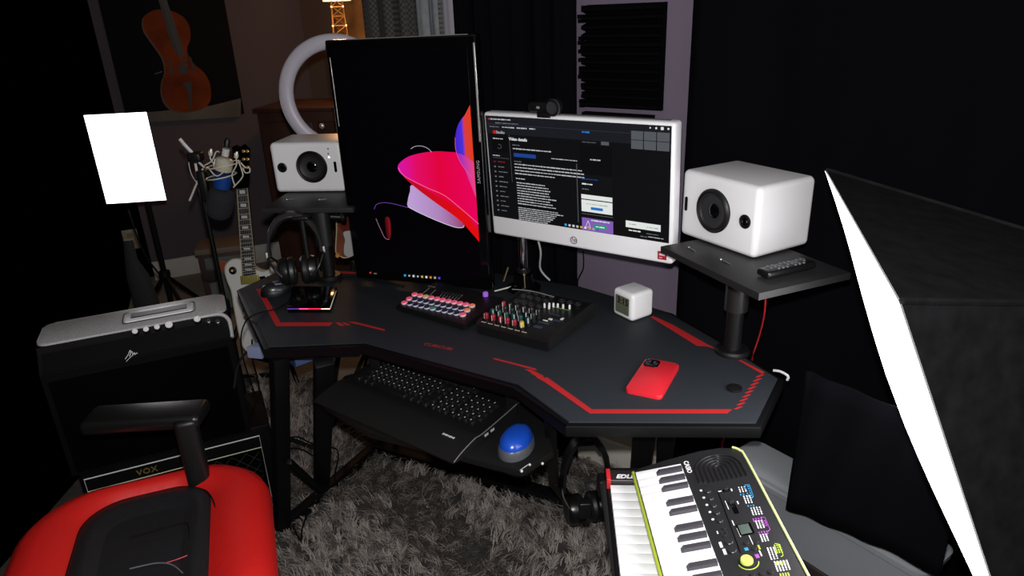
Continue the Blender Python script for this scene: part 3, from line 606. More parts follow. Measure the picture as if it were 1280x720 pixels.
# headphones on the stand
def headphones(mx, label, W=.165, Hh=.185, cupt=.5, glint=True):
    t = thing('headphones', label, 'headphones', mx)
    arc = [V((W/2*math.cos(a)*(1.0), 0, Hh*.52+Hh*.48*math.sin(a))) for a in np.linspace(-.15, PI+.15, 26)]
    m_ = MB(); rings = []
    for i, p in enumerate(arc):
        a = -.15+(PI+.3)*i/25; n = V((math.cos(a), 0, math.sin(a)))
        w_ = .017; tk = .0055 if 4 < i < 21 else .0035
        rings.append([p+n*tk+V((0, -w_, 0)), p+n*tk*1.3+V((0, 0, 0)), p+n*tk+V((0, w_, 0)), p-n*tk+V((0, w_, 0)), p-n*tk*1.4, p-n*tk+V((0, -w_, 0))])
    m_.loft(rings); m_.build('headband', mat('headband', (.007, .007, .008), .35), t, smooth=60)
    m_ = MB(); m_.tube([p*1.0-V((0, 0, .008)) for p in arc[7:19]], .010, 8); m_.build('headband_cushion', mat('leatherette', (.005, .005, .0055), .45), t)
    for s in (-1, 1):
        cx_ = s*(.034); cm = M.Translation((cx_, 0, Hh*.20)) @ M.Rotation(s*PI/2, 4, 'Y')
        y_ = MB(); y_.tube(smooth_curve([(s*W/2, 0, Hh*.50), (s*(W/2+.004), -.02, Hh*.42), (s*(W/2-.012), -.043, Hh*.30), (s*.048, -.045, Hh*.20)], 5), .0035, 6); y_.tube(smooth_curve([(s*W/2, 0, Hh*.50), (s*(W/2+.004), .02, Hh*.42), (s*(W/2-.012), .043, Hh*.30), (s*.048, .045, Hh*.20)], 5), .0035, 6); y_.build('yoke', blk, t)
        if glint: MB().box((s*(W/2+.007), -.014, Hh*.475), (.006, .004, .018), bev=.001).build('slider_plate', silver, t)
        cup = MB().lathe([(0, .024), (.028, .024), (.040, .018), (.043, .008), (.043, -.002), (.038, -.005), (0, -.005)], cm, 36).build('ear_cup', mat('cup_plastic', (.005, .005, .0055), .3), t)
        MB().lathe([(.040, -.004), (.044, -.010), (.043, -.020), (.036, -.027), (.026, -.024), (.024, -.012)], cm, 36, caps=False).build('ear_cushion', mat('leatherette', (0, 0, 0)), cup)
        MB().lathe([(.030, .0235), (.031, .025), (.029, .0255), (.028, .0245)], cm, 36, caps=False).build('cup_ring', mat('dark_steel', (0, 0, 0)), cup)
    return t
HPm = frame(V((GY(376, 353, HY).x, HY, GY(376, 353, HY).z-.005)), 14)
tp = GY(376, 266, HY).z; 
headphones(HPm, 'black studio headphones hanging on the stand under the left speaker', W=.150, Hh=tp-HPm.translation.z)
# small black mouse with bluish top at the left edge
mz = G(346, 362, DZ+.012); MOm = frame((mz.x, mz.y, DZ+.001), -60)
def mouse(mx, name, label, top_m, base_m, L=.105, W=.062, H=.036, under=None):
    t = thing(name, label, 'mouse', mx)
    def shell(z0, scale, hmax, m, nm, cut=None):
        b = MB(); rings = []
        for i in range(9):
            f = i/8; zz = z0+(hmax-z0)*math.sin(f*PI/2); k = math.cos(f*PI/2)**.55 if i < 8 else 0.02
            rings.append([V((W/2*scale*k*math.cos(a)*(1-.08*math.sin(a)), L/2*scale*(k*.98)*math.sin(a)-.006*f, zz*(1+.0*math.sin(a)))) for a in np.linspace(0, 2*PI, 33)[:-1]])
        b.loft(rings); return b.build(nm, m, t)
    shell(0, 1.0, H*.80, base_m, 'body'); shell(.008, .93, H, top_m, 'top_shell')
    w = MB(); w.lathe([(.0, -.003), (.009, -.003), (.0095, 0), (.009, .003), (0, .003)], M.Translation((0, L*.24, H*.80)) @ M.Rotation(PI/2, 4, 'Y'), 18); w.build('scroll_wheel', blk, t)
    return t
mo = mouse(MOm, 'computer_mouse', 'small black mouse with pale blue buttons near the left corner of the desk', mat('mouse_black', (.012, .012, .014), .3), blk, L=.10, W=.06, H=.034)
for s in (-1, 1): MB().box((s*.010, .006, .0325), (.013, .030, .003), M.Rotation(-.1, 4, 'X'), bev=.001).build('button', mat('mouse_blue', (.13, .16, .22), .4), mo)
# thin black cables on the desk
cab = MB(); cab.tube(smooth_curve([G(372, 362, DZ+.003), G(362, 376, DZ+.002), G(345, 386, DZ+.002), G(328, 390, DZ+.003), G(315, 395, DZ+.006), G(306, 404, .73), G(301, 425, .66), G(306, 455, .50), G(318, 490, .30)], 8), .0022, 6)
tag(cab.build('audio_cable', blkm), 'thin black cable crossing the red stripe and dropping off the left desk edge', 'cable')
cab = MB(); cab.tube(smooth_curve([G(424, 352, DZ+.003), G(432, 346, DZ+.003), G(452, 347, DZ+.003), G(475, 352, DZ+.003), G(505, 357, DZ+.003)], 8), .002, 6)
tag(cab.build('audio_cable', blkm), 'thin black cable running under the upright monitor towards the pad controller', 'cable')
cab = MB(); cab.tube(smooth_curve([G(957, 371, .975), G(955, 395, .90), G(949, 420, .82), G(942, 441, .755), G(940, 450, .70), G(930, 500, .55), G(905, 548, .42), G(903, 560, .38)], 8), .0018, 6)
tag(cab.build('red_cable', mat('cable_red', (.40, .012, .02), .4)), 'thin red cable hanging from the right riser behind its post', 'cable')
cab = MB(); a_ = G(967, 463, .70); b_ = G(985, 470, .70); cab.tube(smooth_curve([a_, a_.lerp(b_, .5)+V((0, 0, .004)), b_, b_+V((.0, .002, -.012))], 5), .0032, 6)
tag(cab.build('white_cable', mat('cable_white', (.75, .75, .78), .4)), 'short white cable end sticking out past the right desk corner', 'cable')
# ================================================================== KEYBOARD TRAY, KEYBOARD, MOUSE
TZ = .615
tp_ = [(600, 566), (652, 588.5), (690, 563), (745, 470), (470, 425), (425, 470)]
t0 = G(640, 520, TZ); TM = M.Translation((t0.x, t0.y, TZ))
tray = thing('keyboard_tray', 'black sliding tray under the desk holding the keyboard and blue mouse', 'keyboard tray', TM)
tpp = [G(u, v, TZ) for u, v in ((461, 540), (652, 588.5), (692, 564), (676, 512), (500, 452), (430, 470), (404, 505))]
tc_ = [(p.x-t0.x, p.y-t0.y) for p in tpp]
MB().prism(tc_, -.016, 0, bev=.002).build('board', mat('tray_black', (.006, .006, .0065), .55, spec=.2), tray)
tr_ = MB()
for (u, v) in ((652, 589), (662, 581), (678, 579.5)): tr_.ball(G(u, v, TZ)-V((t0.x, t0.y, TZ)), .0035, n=8)
tr_.tube([G(650, 588, TZ)-t0, G(660, 581, TZ)-t0], .0012, 5); tr_.build('corner_clip', silver, tray)
for (u, v) in ((475, 462), (640, 505)):
    p = G(u, v, TZ)-t0; MB().box((p.x, p.y, .045), (.03, .12, .085), bev=.003).build('slide_bracket', blkmetal, tray)
# keyboard
kA, kB = G(455, 528, TZ+.012), G(566, 577, TZ+.012)
kx = (kB-kA).normalized(); kL = .465; KB = axes(V((kB.x, kB.y, TZ+.001))-kx*kL, kx, V((-kx.y, kx.x, 0)), V((0, 0, 1)))
kbd = thing('computer_keyboard', 'black full size keyboard with a wide curved palm rest on the tray under the desk', 'keyboard', KB)
pr = [(0, .004), (0, .008), (.03, .017), (.08, .026), (.10, .024), (.105, .020), (.24, .034), (.245, .03), (.245, .0), (.02, 0)]
k_ = MB(); k_.loft([[V((0, y, z)) for y, z in pr], [V((kL, y, z)) for y, z in pr]]); k_.build('case', mat('keyboard_black', (.008, .008, .008), .42, spec=.3), kbd, smooth=50)
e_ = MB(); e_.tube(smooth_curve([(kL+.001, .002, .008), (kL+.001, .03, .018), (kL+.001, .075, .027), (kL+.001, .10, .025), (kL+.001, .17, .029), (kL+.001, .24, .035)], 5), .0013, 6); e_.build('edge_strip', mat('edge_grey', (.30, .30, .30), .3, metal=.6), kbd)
bd = MB()
for k in range(7): bd.box((kL-.075+k*.0052, .055, .0232), (.0035 if k % 3 else .0025, .0045 if k % 2 else .006, .001), M.Identity(4))
bd.build('palm_rest_badge', mat('badge_pale', (.55, .55, .55), .4), kbd)
us = MB(); us.box((kL+.0015, .115, .015), (.002, .012, .005)); us.box((kL+.0015, .137, .015), (.002, .012, .005)); us.build('side_port', silver, kbd)
kt = math.atan2(.014, .135)
keyme = {}
def keymesh(w):
    if w not in keyme: keyme[w] = MB().loft([rr(w-.002, .016, .0), rr(w-.003, .0155, .004), rr(w-.007, .012, .0085)]).mesh('key', mat('keycap_black', (.006, .006, .0065), .38))
    return keyme[w]
def rr(w, h, z): return [V((x, y, z)) for x, y in rrect(w, h, .002, 2)]
legend = MB().box((-.003, .002, .0088), (.0028, .0035, .0004)).mesh('key_legend', mat('legend_white', (.45, .45, .45), .5))
rows = [[.0185]*13+[.028]*1, [.0185]*13+[.028], [.028]+[.0185]*12+[.0185], [.033]+[.0185]*11+[.031], [.042]+[.0185]*10+[.041], [.024, .024, .024, .115, .024, .024, .024]]
for ri, row in enumerate(rows):
    y = .225-ri*.0195-(.004 if ri else 0); x = .022; 
    ext = 3 if ri not in (3,) else 0
    for w in row + ['g'] + [.0185]*3 + ['g'] + [.0185]*(4 if ri else 0):
        if w == 'g': x += .008; continue
        o = put('key', keymesh(w), kbd, M.Translation((x+w/2, y, .0208+(y-.105)*.014/.135)) @ M.Rotation(kt, 4, 'X'))
        if w == .0185: put('key_legend', legend, o)
        x += w
        if x > kL-.02: break
# blue mouse
b0 = G(646, 553, TZ+.012); BMm = frame((b0.x, b0.y, TZ+.001), -22)
mouse(BMm, 'wireless_mouse', 'blue topped grey mouse on the tray right of the keyboard', mat('mouse_bright_blue', (.008, .06, .42), .25), mat('mouse_grey', (.075, .08, .088), .3), L=.125, W=.076, H=.044)
# blue audio interface slung under the left wing
p0 = G(367, 445, .66); p1 = G(389, 437, .66); bx = (p1-p0).normalized(); BM_ = axes(V((p0.x, p0.y, .62)), bx, V((-bx.y, bx.x, 0)), V((0, 0, 1)))
bi = thing('audio_interface', 'blue metal audio interface box under the left wing of the desk', 'audio interface', BM_)
wv = (p1-p0).length
MB().box((wv*.9, .06, .035), (wv*1.8, .12, .065), bev=.003).build('case', mat('blue_metal', (.035, .055, .13), .35, metal=.2), bi)
MB().box((wv*.5, -.001, .036), (wv*.95, .004, .058), bev=.001).build('end_plate', mat('light_blue_metal', (.08, .12, .26), .35, metal=.2), bi)
pb = G(342, 445, .60); PBm = frame((pb.x, pb.y, .585), -30)
pw = thing('power_strip', 'black power adapter box with a red light hanging in cables beside the blue box', 'power strip', PBm)
MB().box((0, 0, .02), (.12, .05, .04), bev=.006).build('case', blk, pw)
MB().lathe([(.0045, 0), (.0045, .003), (0, .004)], M.Translation((-.03, -.01, .04)), 12).build('switch', mat('switch_red', (.5, .02, .03), .4, emit=(.5, .01, .02), es=.4), pw)
mm_ = MB(); mm_.cyl((.06, -.02, .01), (.085, -.03, .006), .006, n=10); mm_.build('plug', mat('brass_plug', (.5, .45, .35), .35, metal=.8), pw)
lb = G(321, 428, .68); LBm = frame((lb.x, lb.y, .64), -15)
tag(MB().prism([(-.022, -.02), (.022, -.02), (.022, .01), (.006, .035)], 0, .035, bev=.002).build('light_blue_box', mat('pale_blue_plastic', (.22, .25, .40), .4), None, LBm), 'small pale blue plastic box poking out under the left desk corner', 'box')
cab = MB(); cab.tube(smooth_curve([G(346, 438, .63), G(318, 436, .66), G(304, 445, .62), G(296, 462, .55), G(292, 490, .45)], 8), .0035, 6)
tag(cab.build('instrument_cable', mat('cable_sheen', (.03, .03, .03), .2)), 'thick black cable looping from the power box down past the amplifier', 'cable')
cab = MB(); cab.tube(smooth_curve([G(315, 425, .67), G(316, 450, .55), G(321, 470, .42), G(325, 490, .30), G(330, 520, .10), G(340, 540, .04)], 8), .0028, 6)
tag(cab.build('instrument_cable', blkm), 'thin black cable dropping to the rug beside the left desk leg', 'cable')
for pts, lab in (([(357, 548), (372, 546), (385, 552), (397, 557), (410, 556)], 'black cable lying on the rug between the left desk legs'), ([(357, 563), (368, 560), (380, 563), (392, 570), (405, 574)], 'curved black cable on the rug below the first, between the left desk legs'), ([(412, 559), (421, 562), (423, 572), (419, 590), (418, 604)], 'black cable bending round on the rug right of the inner left leg'), ([(366, 655), (371, 668), (376, 675), (378, 660), (385, 640)], 'loop of black cable on the rug in front of the left floor bar')):
    cab = MB(); cab.tube(smooth_curve([G(u, v, .052) for u, v in pts], 8), .0026, 6); tag(cab.build('floor_cable', blkm), lab, 'cable')
# ================================================================== HEADPHONES under right wing and keyboard stand
HYB = 1.62
a_ = GY(732, 546, HYB); b_ = GY(732, 655, HYB)
H2 = frame((a_.x, HYB, b_.z), 12)
headphones(H2, 'black headphones hanging under the right wing of the desk beside the keyboard stand', W=.135, Hh=(a_.z-b_.z)*1.0, glint=False)
hk = thing('headphone_hook', 'small black hook under the desk holding the hanging headphones', 'hook', M.Translation((a_.x, HYB, a_.z-.02)))
MB().box((0, .02, .0), (.045, .06, .010), bev=.003).build('hook_arm', blk, hk); MB().box((0, .055, (.722-a_.z+.02)/2), (.025, .010, .722-a_.z+.02), bev=.003).build('hook_stem', blk, hk)
# MIDI keyboard with white keys
z = .655
n0, n1 = G(763, 606, z), G(776, 720, z); nL = (n0-n1).normalized(); nX = V((nL.y, -nL.x, 0))
NM = axes(n0, nX, nL, V((0, 0, 1)))   # local: +x right, +y away, origin = far-left key corner, z = key top
midi = thing('midi_keyboard', 'long black keyboard with full size white keys lying under the lime edged toy keyboard', 'musical keyboard', NM)
LEN = .56; DEP = .215
MB().box((DEP/2-.008, -LEN/2+.035, -.035), (DEP, LEN+.07, .05), bev=.004).build('case', blk, midi)
MB().box((.072, .018, -.001), (.16, .034, .022), bev=.003).build('end_cap', mat('endcap_black', (.02, .015, .016), .4), midi)
MB().box((-.003, .018, .0008), (.008, .0345, .0225), bev=.0008).build('red_accent', mat('accent_red', (.55, .02, .025), .4), midi)
text('end_lettering', 'EDLE', .016, M.Translation((.029, .012, .0105)) @ M.Rotation(0, 4, 'Z'), mat('lettering_white', (.75, .75, .75), .4), midi, depth=.0003, shear=.3, bold=.0006)
kwm = mat('key_white', (.76, .77, .78), .22)
pitch = .0232*.98
wk = MB().box((.072, -pitch/2, -.008), (.145, pitch-.0011, .018), bev=.0012, seg=2).mesh('white_key', kwm)
bkm = MB().box((.105, 0, .006), (.085, .0115, .014), bev=.002).mesh('black_key', mat('key_black', (.012, .012, .013), .3))
for k in range(23): put('white_key', wk, midi, M.Translation((0, -k*pitch-.001, 0)))
for k in range(22):
    if k % 7 not in (2, 6): put('black_key', bkm, midi, M.Translation((0, -(k+1)*pitch, 0)))
# Keyboard stand
KS = thing('keyboard_stand', 'black padded tube keyboard stand in front of the hanging headphones', 'stand', M.Translation((.13, .95, 0)))
s0 = V((.13, .95, 0))
t1 = G(756, 606, .63); t2 = G(775, 730, .63); dr_ = (t2-t1).normalized()
MB().tube([t1-s0, t1+dr_*.55-s0], .0105, 16).build('padded_rail', mat('foam_sleeve', (.010, .010, .0105), .8, bump=(200, .5, .002)), KS)
t1b = t1+V((.19, .02, 0)); MB().tube([t1b-s0+V((0, 0, -.035)), t1b+dr_*.5-s0+V((0, 0, -.035))], .012, 12).build('rail', blkmetal, KS)
MB().box((t1-s0)+V((.0, .012, -.01)), (.026, .035, .04), bev=.006).build('rail_clamp', blk, KS)
q1 = G(733, 632, .42); kb2 = MB(); kb2.box(G(731, 636, .50)-s0, (.026, .02, .04), bev=.003); kb2.build('clamp_block', blk, KS)
for (p, q) in ((t1+V((0, 0, -.02)), V((.33, .98, .02))), (t1+dr_*.5+V((0, 0, -.02)), V((.35, .5, .02))), (t1b+V((0, 0, -.05)), V((.02, 1.02, .02))), (t1b+dr_*.45+V((0, 0, -.05)), V((.02, .5, .02)))):
    MB().tube([p-s0, q-s0], .012, 10).build('leg', blkmetal, KS)
MB().tube([V((.33, 1.0, .02))-s0, V((.35, .48, .02))-s0], .014, 10).build('foot', blkmetal, KS); MB().tube([V((.02, 1.04, .02))-s0, V((.02, .48, .02))-s0], .014, 10).build('foot', blkmetal, KS)
# Casio style mini keyboard
cz = .688
TL = G(793, 588, cz); BL = G(829, 720, cz); cL = (TL-BL).normalized(); up = V((0, 0, 1)); sd = cL.cross(up); tau = .19
cX = sd*math.cos(tau)+up*math.sin(tau); cN = cX.cross(cL)
CS = axes(TL, cX, cL, cN)     # +x right across, +y away, z up off the panel
casio = thing('mini_keyboard', 'black mini keyboard with lime green edges, small display and round green button', 'musical keyboard', CS)
CW, CL_ = .205, .446
ol = [(0, 0), (0, -CL_), (CW, -CL_), (CW, -.012)]
for a in np.linspace(0, PI/2, 6): ol.append((CW-.035+.035*math.cos(a), -.012+.030*math.sin(a)))
ol += [(.13, .020), (.06, .012), (.015, .006)]
case_m = mat('casio_black', (.012, .012, .013), .42, bump=(500, .3, .0006))
MB().prism(ol, -.030, 0, bev=.003).build('case', case_m, casio)
lime = mat('lime_plastic', (.34, .42, .04), .35)
m_ = MB(); m_.box((-.0035, -CL_/2-.002, -.009), (.006, CL_, .020), bev=.002); m_.build('lime_edge', lime, casio)
m_ = MB(); m_.tube(smooth_curve([(CW-.012, .013, .000), (CW-.002, .000, .000), (CW+.002, -.03, 0), (CW+.002, -CL_*.5, 0), (CW+.002, -CL_, 0)], 6), .0023, 8); m_.build('lime_edge', mat('lime_pale', (.62, .68, .28), .3), casio)
def cp(u, v, off=0): return lpZ(CS, u, v, off)
def c8(x, y): return (750+x/4.2367, 550+y/4.2353)
# white keys
kt0 = cp(*c8(430, 140)); kf0 = cp(*c8(190, 180))
kxw = kt0.x+.001; k_y0 = -.004
wp = CL_-.03; npitch = .0205
wkm = MB().box((kxw/2+.0005, -npitch/2, -.001), (kxw-.0025, npitch-.0008, .010), bev=.0008, seg=2).mesh('white_key', mat('casio_key_white', (.80, .80, .82), .3))
yy0 = kf0.y+.0
# place black keys by their measured spacing
bks = [((298, 185), (437, 165)), ((311, 230), (450, 208)), ((324, 275), (466, 252)), ((347, 348), (493, 325)), ((362, 398), (515, 375)), ((389, 482), (545, 458)), ((405, 537), (568, 510)), ((424, 594), (590, 567)), ((455, 690), (630, 662))]
ys = [cp(*c8(*b)).y for a, b in bks]; gap = (ys[0]-ys[2])/2
pit = (ys[0]-ys[8])/11.0      # keys between first and ninth black
wkm = MB().box((kxw/2, -pit/2, -.0006), (kxw-.001, pit-.0007, .009), bev=.0008, seg=2).mesh('white_key', MATS['casio_key_white'])
k = 0
ytop = ys[0]+pit*.85
while ytop-k*pit > -CL_+.02: put('white_key', wkm, casio, M.Translation((0, ytop-k*pit, 0))); k += 1
bl = cp(*c8(298, 185)); bxl = kxw-.083*0-(kxw-bl.x)
bkl = kxw-bl.x-.002
def bkmesh():
    b = MB(); b.loft([[V((x, y, 0.003)) for x, y in ((0, -.0055), (bkl, -.0055), (bkl, .0055), (0, .0055))], [V((x, y, .011)) for x, y in ((.006, -.0042), (bkl, -.0042), (bkl, .0042), (.006, .0042))]]); return b.mesh('black_key', mat('casio_key_black', (.045, .042, .050), .3))
bkme = bkmesh()
pat = [0, 1.1, 2.2, 4.0, 5.15, 7, 8.1, 9.2, 11, 12.15, 14, 15.1, 16.2]
for k in pat:
    y = ys[0]-k*pit
    if y > -CL_+.02: put('black_key', bkme, casio, M.Translation((bl.x, y, 0)))
# speaker grille arcs
gcx, gcy = cp(*c8(628, 150)).x, cp(*c8(628, 150)).y
ridge = mat('grille_ridge', (.012, .012, .013), .25)
for r in (.008, .0165, .025, .0335, .042):
    pts = [V((gcx-r, gcy-.036-(.0 if r < .03 else -.004), .0012))]+[V((gcx+r*math.cos(a), gcy+r*.92*math.sin(a), .0012)) for a in np.linspace(PI, 0, 14)]+[V((gcx+r, gcy-.036, .0012))]
    MB().tube(pts, .0022, 8).build('speaker_rib', ridge, casio)
MB().tube([V((gcx, gcy-.036, .001)), V((gcx, gcy, .001))], .002, 8).build('speaker_rib', ridge, casio)
wp_ = mat('print_white', (.72, .72, .72), .5)
ct = cp(*c8(464, 143)); text('brand_lettering', 'CASIO', .0125, M.Translation((ct.x, ct.y, .0003)) @ M.Rotation(-PI/2, 4, 'Z'), wp_, casio, depth=.0002, bold=.0003)
def cbtn(x, y, r, m=blk, name='round_button', h=.003, off=0):
    p = cp(*c8(x, y)); return MB().lathe([(0, -.001), (r, -.001), (r, h*.7), (r*.85, h), (0, h)], M.Translation((p.x, p.y, 0)), 24).build(name, m, casio)
bb = mat('button_black', (.016, .016, .017), .35)
for (x, y) in ((572, 275), (587, 312), (603, 350), (619, 388), (636, 430)): cbtn(x, y, .0052, bb)
for (x, y) in ((656, 472), (668, 492), (643, 492), (660, 508)): cbtn(x, y, .0026, bb, 'small_button')
for (x, y) in ((684, 543), (702, 588)): cbtn(x, y, .0064, bb)
for (x, y) in ((775, 548), (826, 544), (817, 577)): cbtn(x, y, .0042, bb)
for k in range(4): cbtn(762+k*47, 722-k*7, .0042, bb)
cbtn(778, 648, .0125, mat('ring_black', (.012, .012, .013), .3), 'button_ring', .0015)
cbtn(778, 646, .0098, mat('lime_button_plastic', (.55, .68, .13), .3), 'green_button', .007)
# panel recess with sliders
def cbox(x, y, w, h, z0, z1, m, name, rot=0):
    p = cp(*c8(x, y)); return MB().box((0, 0, (z0+z1)/2), (w, h, z1-z0), M.Translation((p.x, p.y, 0)) @ M.Rotation(rot, 4, 'Z'), bev=min(.0006, (z1-z0)/3)).build(name, m, casio)
pA, pB = cp(*c8(625, 275)), cp(*c8(745, 600)); MB().tube([V((pA.x, pA.y, .0004)), V((pB.x, pB.y, .0004))], .0009, 6).build('panel_groove', blkg, casio)
cbox(668, 270, .012, .006, 0, .0015, blkg, 'slider_slot'); cbox(668, 266, .006, .006, .001, .006, bb, 'slider_knob')
cbox(712, 360, .008, .030, 0, .0012, blkg, 'slider_slot'); cbox(697, 335, .007, .008, .001, .007, bb, 'slider_knob')
cbox(770, 474, .024, .026, 0, .0012, blkg, 'display_frame'); cbox(767, 474, .0175, .021, .001, .0018, mat('casio_lcd', (.075, .10, .085), .2), 'display')
blue_p = mat('print_blue', (.03, .25, .50), .5); pur_p = mat('print_purple', (.32, .07, .38), .5); grn_p = mat('print_lime', (.36, .48, .05), .5)
def chip(pts, m, name='printed_legend', z=.0006):
    P = [cp(*c8(x, y)) for x, y in pts]; b = MB(); b.prism([(p.x, p.y) for p in P], 0, z); return b
def legend_block(x0, y0, cols_, rows_, dx, dy, m, name):
    b = MB(); r = random.Random(int(x0*7+y0))
    for i in range(cols_):
        for j in range(rows_):
            p = cp(*c8(x0+i*dx+j*dy*.36, y0+j*dy-i*dx*.12)); w = (dx/4.24)*.00125*.62
            b.box((p.x, p.y, .0003), (.0021, .0035 if r.random() < .8 else .002, .0005))
    return b.build(name, m, casio)
legend_block(735, 252, 3, 3, 15, 11, wp_, 'printed_legend'); legend_block(762, 300, 3, 4, 15, 11, wp_, 'printed_legend'); legend_block(800, 362, 4, 4, 15, 11, wp_, 'printed_legend')
legend_block(826, 432, 3, 4, 15, 11, wp_, 'printed_legend'); legend_block(850, 505, 3, 4, 15, 10, wp_, 'printed_legend'); legend_block(888, 575, 3, 6, 16, 11, wp_, 'printed_legend'); legend_block(925, 648, 5, 5, 16, 11, wp_, 'printed_legend')
def outline(pts, m):
    P = [cp(*c8(x, y)) for x, y in pts]; MB().tube([V((p.x, p.y, .0005)) for p in P], .0007, 5, closed=False).build('legend_outline', m, casio)
legend_block(768, 248, 2, 5, 16, 12, blue_p, 'printed_legend'); outline([(765, 240), (790, 238), (812, 300), (800, 312)], blue_p); legend_block(745, 290, 2, 1, 15, 11, blue_p, 'printed_legend'); legend_block(785, 350, 3, 1, 14, 11, blue_p, 'printed_legend')
legend_block(812, 420, 4, 2, 14, 10, pur_p, 'printed_legend'); outline([(850, 410), (872, 410), (900, 475), (888, 485)], pur_p); legend_block(842, 490, 4, 2, 14, 10, pur_p, 'printed_legend'); legend_block(862, 430, 2, 3, 12, 12, pur_p, 'printed_legend')
legend_block(925, 560, 3, 4, 13, 12, grn_p, 'printed_legend'); outline([(925, 550), (942, 550), (970, 612), (958, 620)], grn_p); legend_block(935, 650, 4, 2, 14, 10, grn_p, 'printed_legend'); legend_block(955, 712, 4, 2, 14, 10, grn_p, 'printed_legend')
cbox(775, 578, .006, .006, 0, .0006, blue_p, 'printed_tag'); cbox(832, 615, .006, .008, 0, .0006, pur_p, 'printed_tag'); cbox(842, 568, .003, .009, 0, .0006, grn_p, 'printed_tag')
ringp = []
for a in np.linspace(PI*1.05, PI*1.95, 12):
    p = cp(*c8(785, 648)); ringp.append(V((p.x+.0155*math.cos(a), p.y+.0150*math.sin(a), .0005)))
MB().tube(ringp, .0009, 5).build('legend_arc', grn_p, casio)
lb_ = MB()
for (x, y) in ((535, 268), (550, 306), (566, 344), (582, 382), (598, 421)):
    p = cp(*c8(x, y)); lb_.lathe([(0, 0), (.0023, 0), (.0023, .0006), (0, .0006)], M.Translation((p.x, p.y, 0)), 12)
for (x, y, w, h) in ((622, 490, .002, .006), (640, 555, .0045, .012), (660, 592, .0045, .012), (635, 272, .006, .002), (697, 265, .002, .006), (730, 332, .002, .007), (672, 345, .0012, .022), (705, 440, .0015, .012), (735, 490, .0012, .020), (800, 530, .0012, .020), (850, 600, .002, .012)):
    p = cp(*c8(x, y)); lb_.box((p.x, p.y, .0003), (w, h, .0005))
lb_.build('printed_legend', wp_, casio)
# ================================================================== LEFT SIDE: AMPLIFIERS
AD = V((math.cos(math.radians(23.5)), math.sin(math.radians(23.5)), 0)); AN = V((-AD.y, AD.x, 0))
vbr = G(338, 613, .045); VW = .50
VM = axes(V((vbr.x, vbr.y, 0))-AD*VW, AD, AN, up)
vox = thing('guitar_amplifier', 'black lower guitar amplifier with white piping and a gold name plate', 'amplifier', VM)
VH = .276
MB().box((VW/2+.012, .12, VH/2+.014), (VW+.05, .25, VH+.022), bev=.008).build('cabinet', mat('tolex_black', (.0025, .0025, .003), .6, spec=.1, bump=(260, .5, .0012)), vox)
cloth = mat('grille_cloth', (.0012, .0012, .0015), .95, spec=.03, noise=(300, .5))
MB().box((VW/2, -.0065, .125), (VW-.004, .006, .19)).build('grille', cloth, vox)
dia = MB()
for k in range(-6, 12):
    a = V((k*.045, -.0100, .035)); b = V((k*.045+.18, -.0100, .215))
    for (p, q) in ((a, b), (V((b.x-.18+.18, -.0103, .035)), V((a.x, -.0103, .215)))):
        t0_, t1_ = 0, 1
        d_ = q-p
        if abs(d_.x) > 1e-6:
            ta, tb = (0.01-p.x)/d_.x, (VW-.01-p.x)/d_.x; t0_ = max(0, min(ta, tb)); t1_ = min(1, max(ta, tb))
        if t1_-t0_ > .02: dia.tube([p+d_*t0_, p+d_*t1_], .0007, 4)
dia.build('grille_diamond_lines', mat('diamond_line', (.03, .03, .03), .7), vox)
pip = mat('piping_white', (.68, .68, .68), .4)
MB().tube([V((.0, -.0085, .025)), V((VW, -.0085, .025)), V((VW, -.0085, VH-.008)), V((0, -.0085, VH-.008))], .0022, 6, closed=True).build('piping', pip, vox)
MB().tube([V((.0, -.0085, VH-.052)), V((VW, -.0085, VH-.052))], .0016, 6).build('piping', mat('piping_cream', (.62, .60, .42), .4), vox)
lv = lpY(VM, 184, 588.5, -.008); text('name_plate', 'VOX', .026, M.Translation(V((lv.x, -.0085, lv.z))) @ XZ, mat('gold_letter', (.42, .30, .10), .35, metal=.7), vox, depth=.0015, space=1.1, bold=.0004)
hd = MB(); hd.tube(smooth_curve([(VW*.35, .10, VH+.022), (VW*.37, .10, VH+.045), (VW*.5, .10, VH+.050), (VW*.63, .10, VH+.045), (VW*.65, .10, VH+.022)], 6), .007, 8); hd.build('handle', blk, vox)
# upper amp with silver top
a_ = G(285, 399, .695); AW = .50
# front face sits slightly behind the lower one
AM = axes(V((a_.x, a_.y, .30))-AD*AW, AD, AN, up); AH = .395
amp = thing('guitar_amplifier', 'black upper guitar amplifier with a silver top, white capped knobs and a handle plate', 'amplifier', AM)
side_prof = [(0, 0), (0, AH-.062), (.045, AH-.015), (.050, AH), (.235, AH), (.235, 0)]
b_ = MB(); b_.loft([[V((0, y, z)) for y, z in side_prof], [V((AW, y, z)) for y, z in side_prof]]); b_.build('cabinet', mat('tolex_black', (0, 0, 0)), amp)
silv = mat('silver_speckle', (.42, .42, .43), .45, noise=(420, .35))
MB().prism(rrect(AW+.004, .165, .03, 6, AW/2-.001, .140), AH-.002, AH+.006, bev=.004).build('top_panel', silv, amp)
cor = MB(); cor.tube(smooth_curve([(AW-.075, .055, AH+.001), (AW-.02, .052, AH), (AW+.001, .040, AH-.018), (AW+.002, .022, AH-.045), (AW+.001, .004, AH-.062)], 6), .006, 8); cor.build('corner_trim', silv, amp)
h0_ = lpZ(AM, 215, 392, AH+.006)
hp_ = MB(); hp_.prism(rrect(.190, .078, .012, 5, h0_.x-.035, .142), AH+.006, AH+.011, bev=.002); hpo = hp_.build('handle_plate', mat('plate_white', (.85, .85, .87), .3), amp)
MB().prism(rrect(.155, .034, .003, 3, h0_.x-.035, .142), AH+.0105, AH+.014).build('strap_handle', blk, hpo)
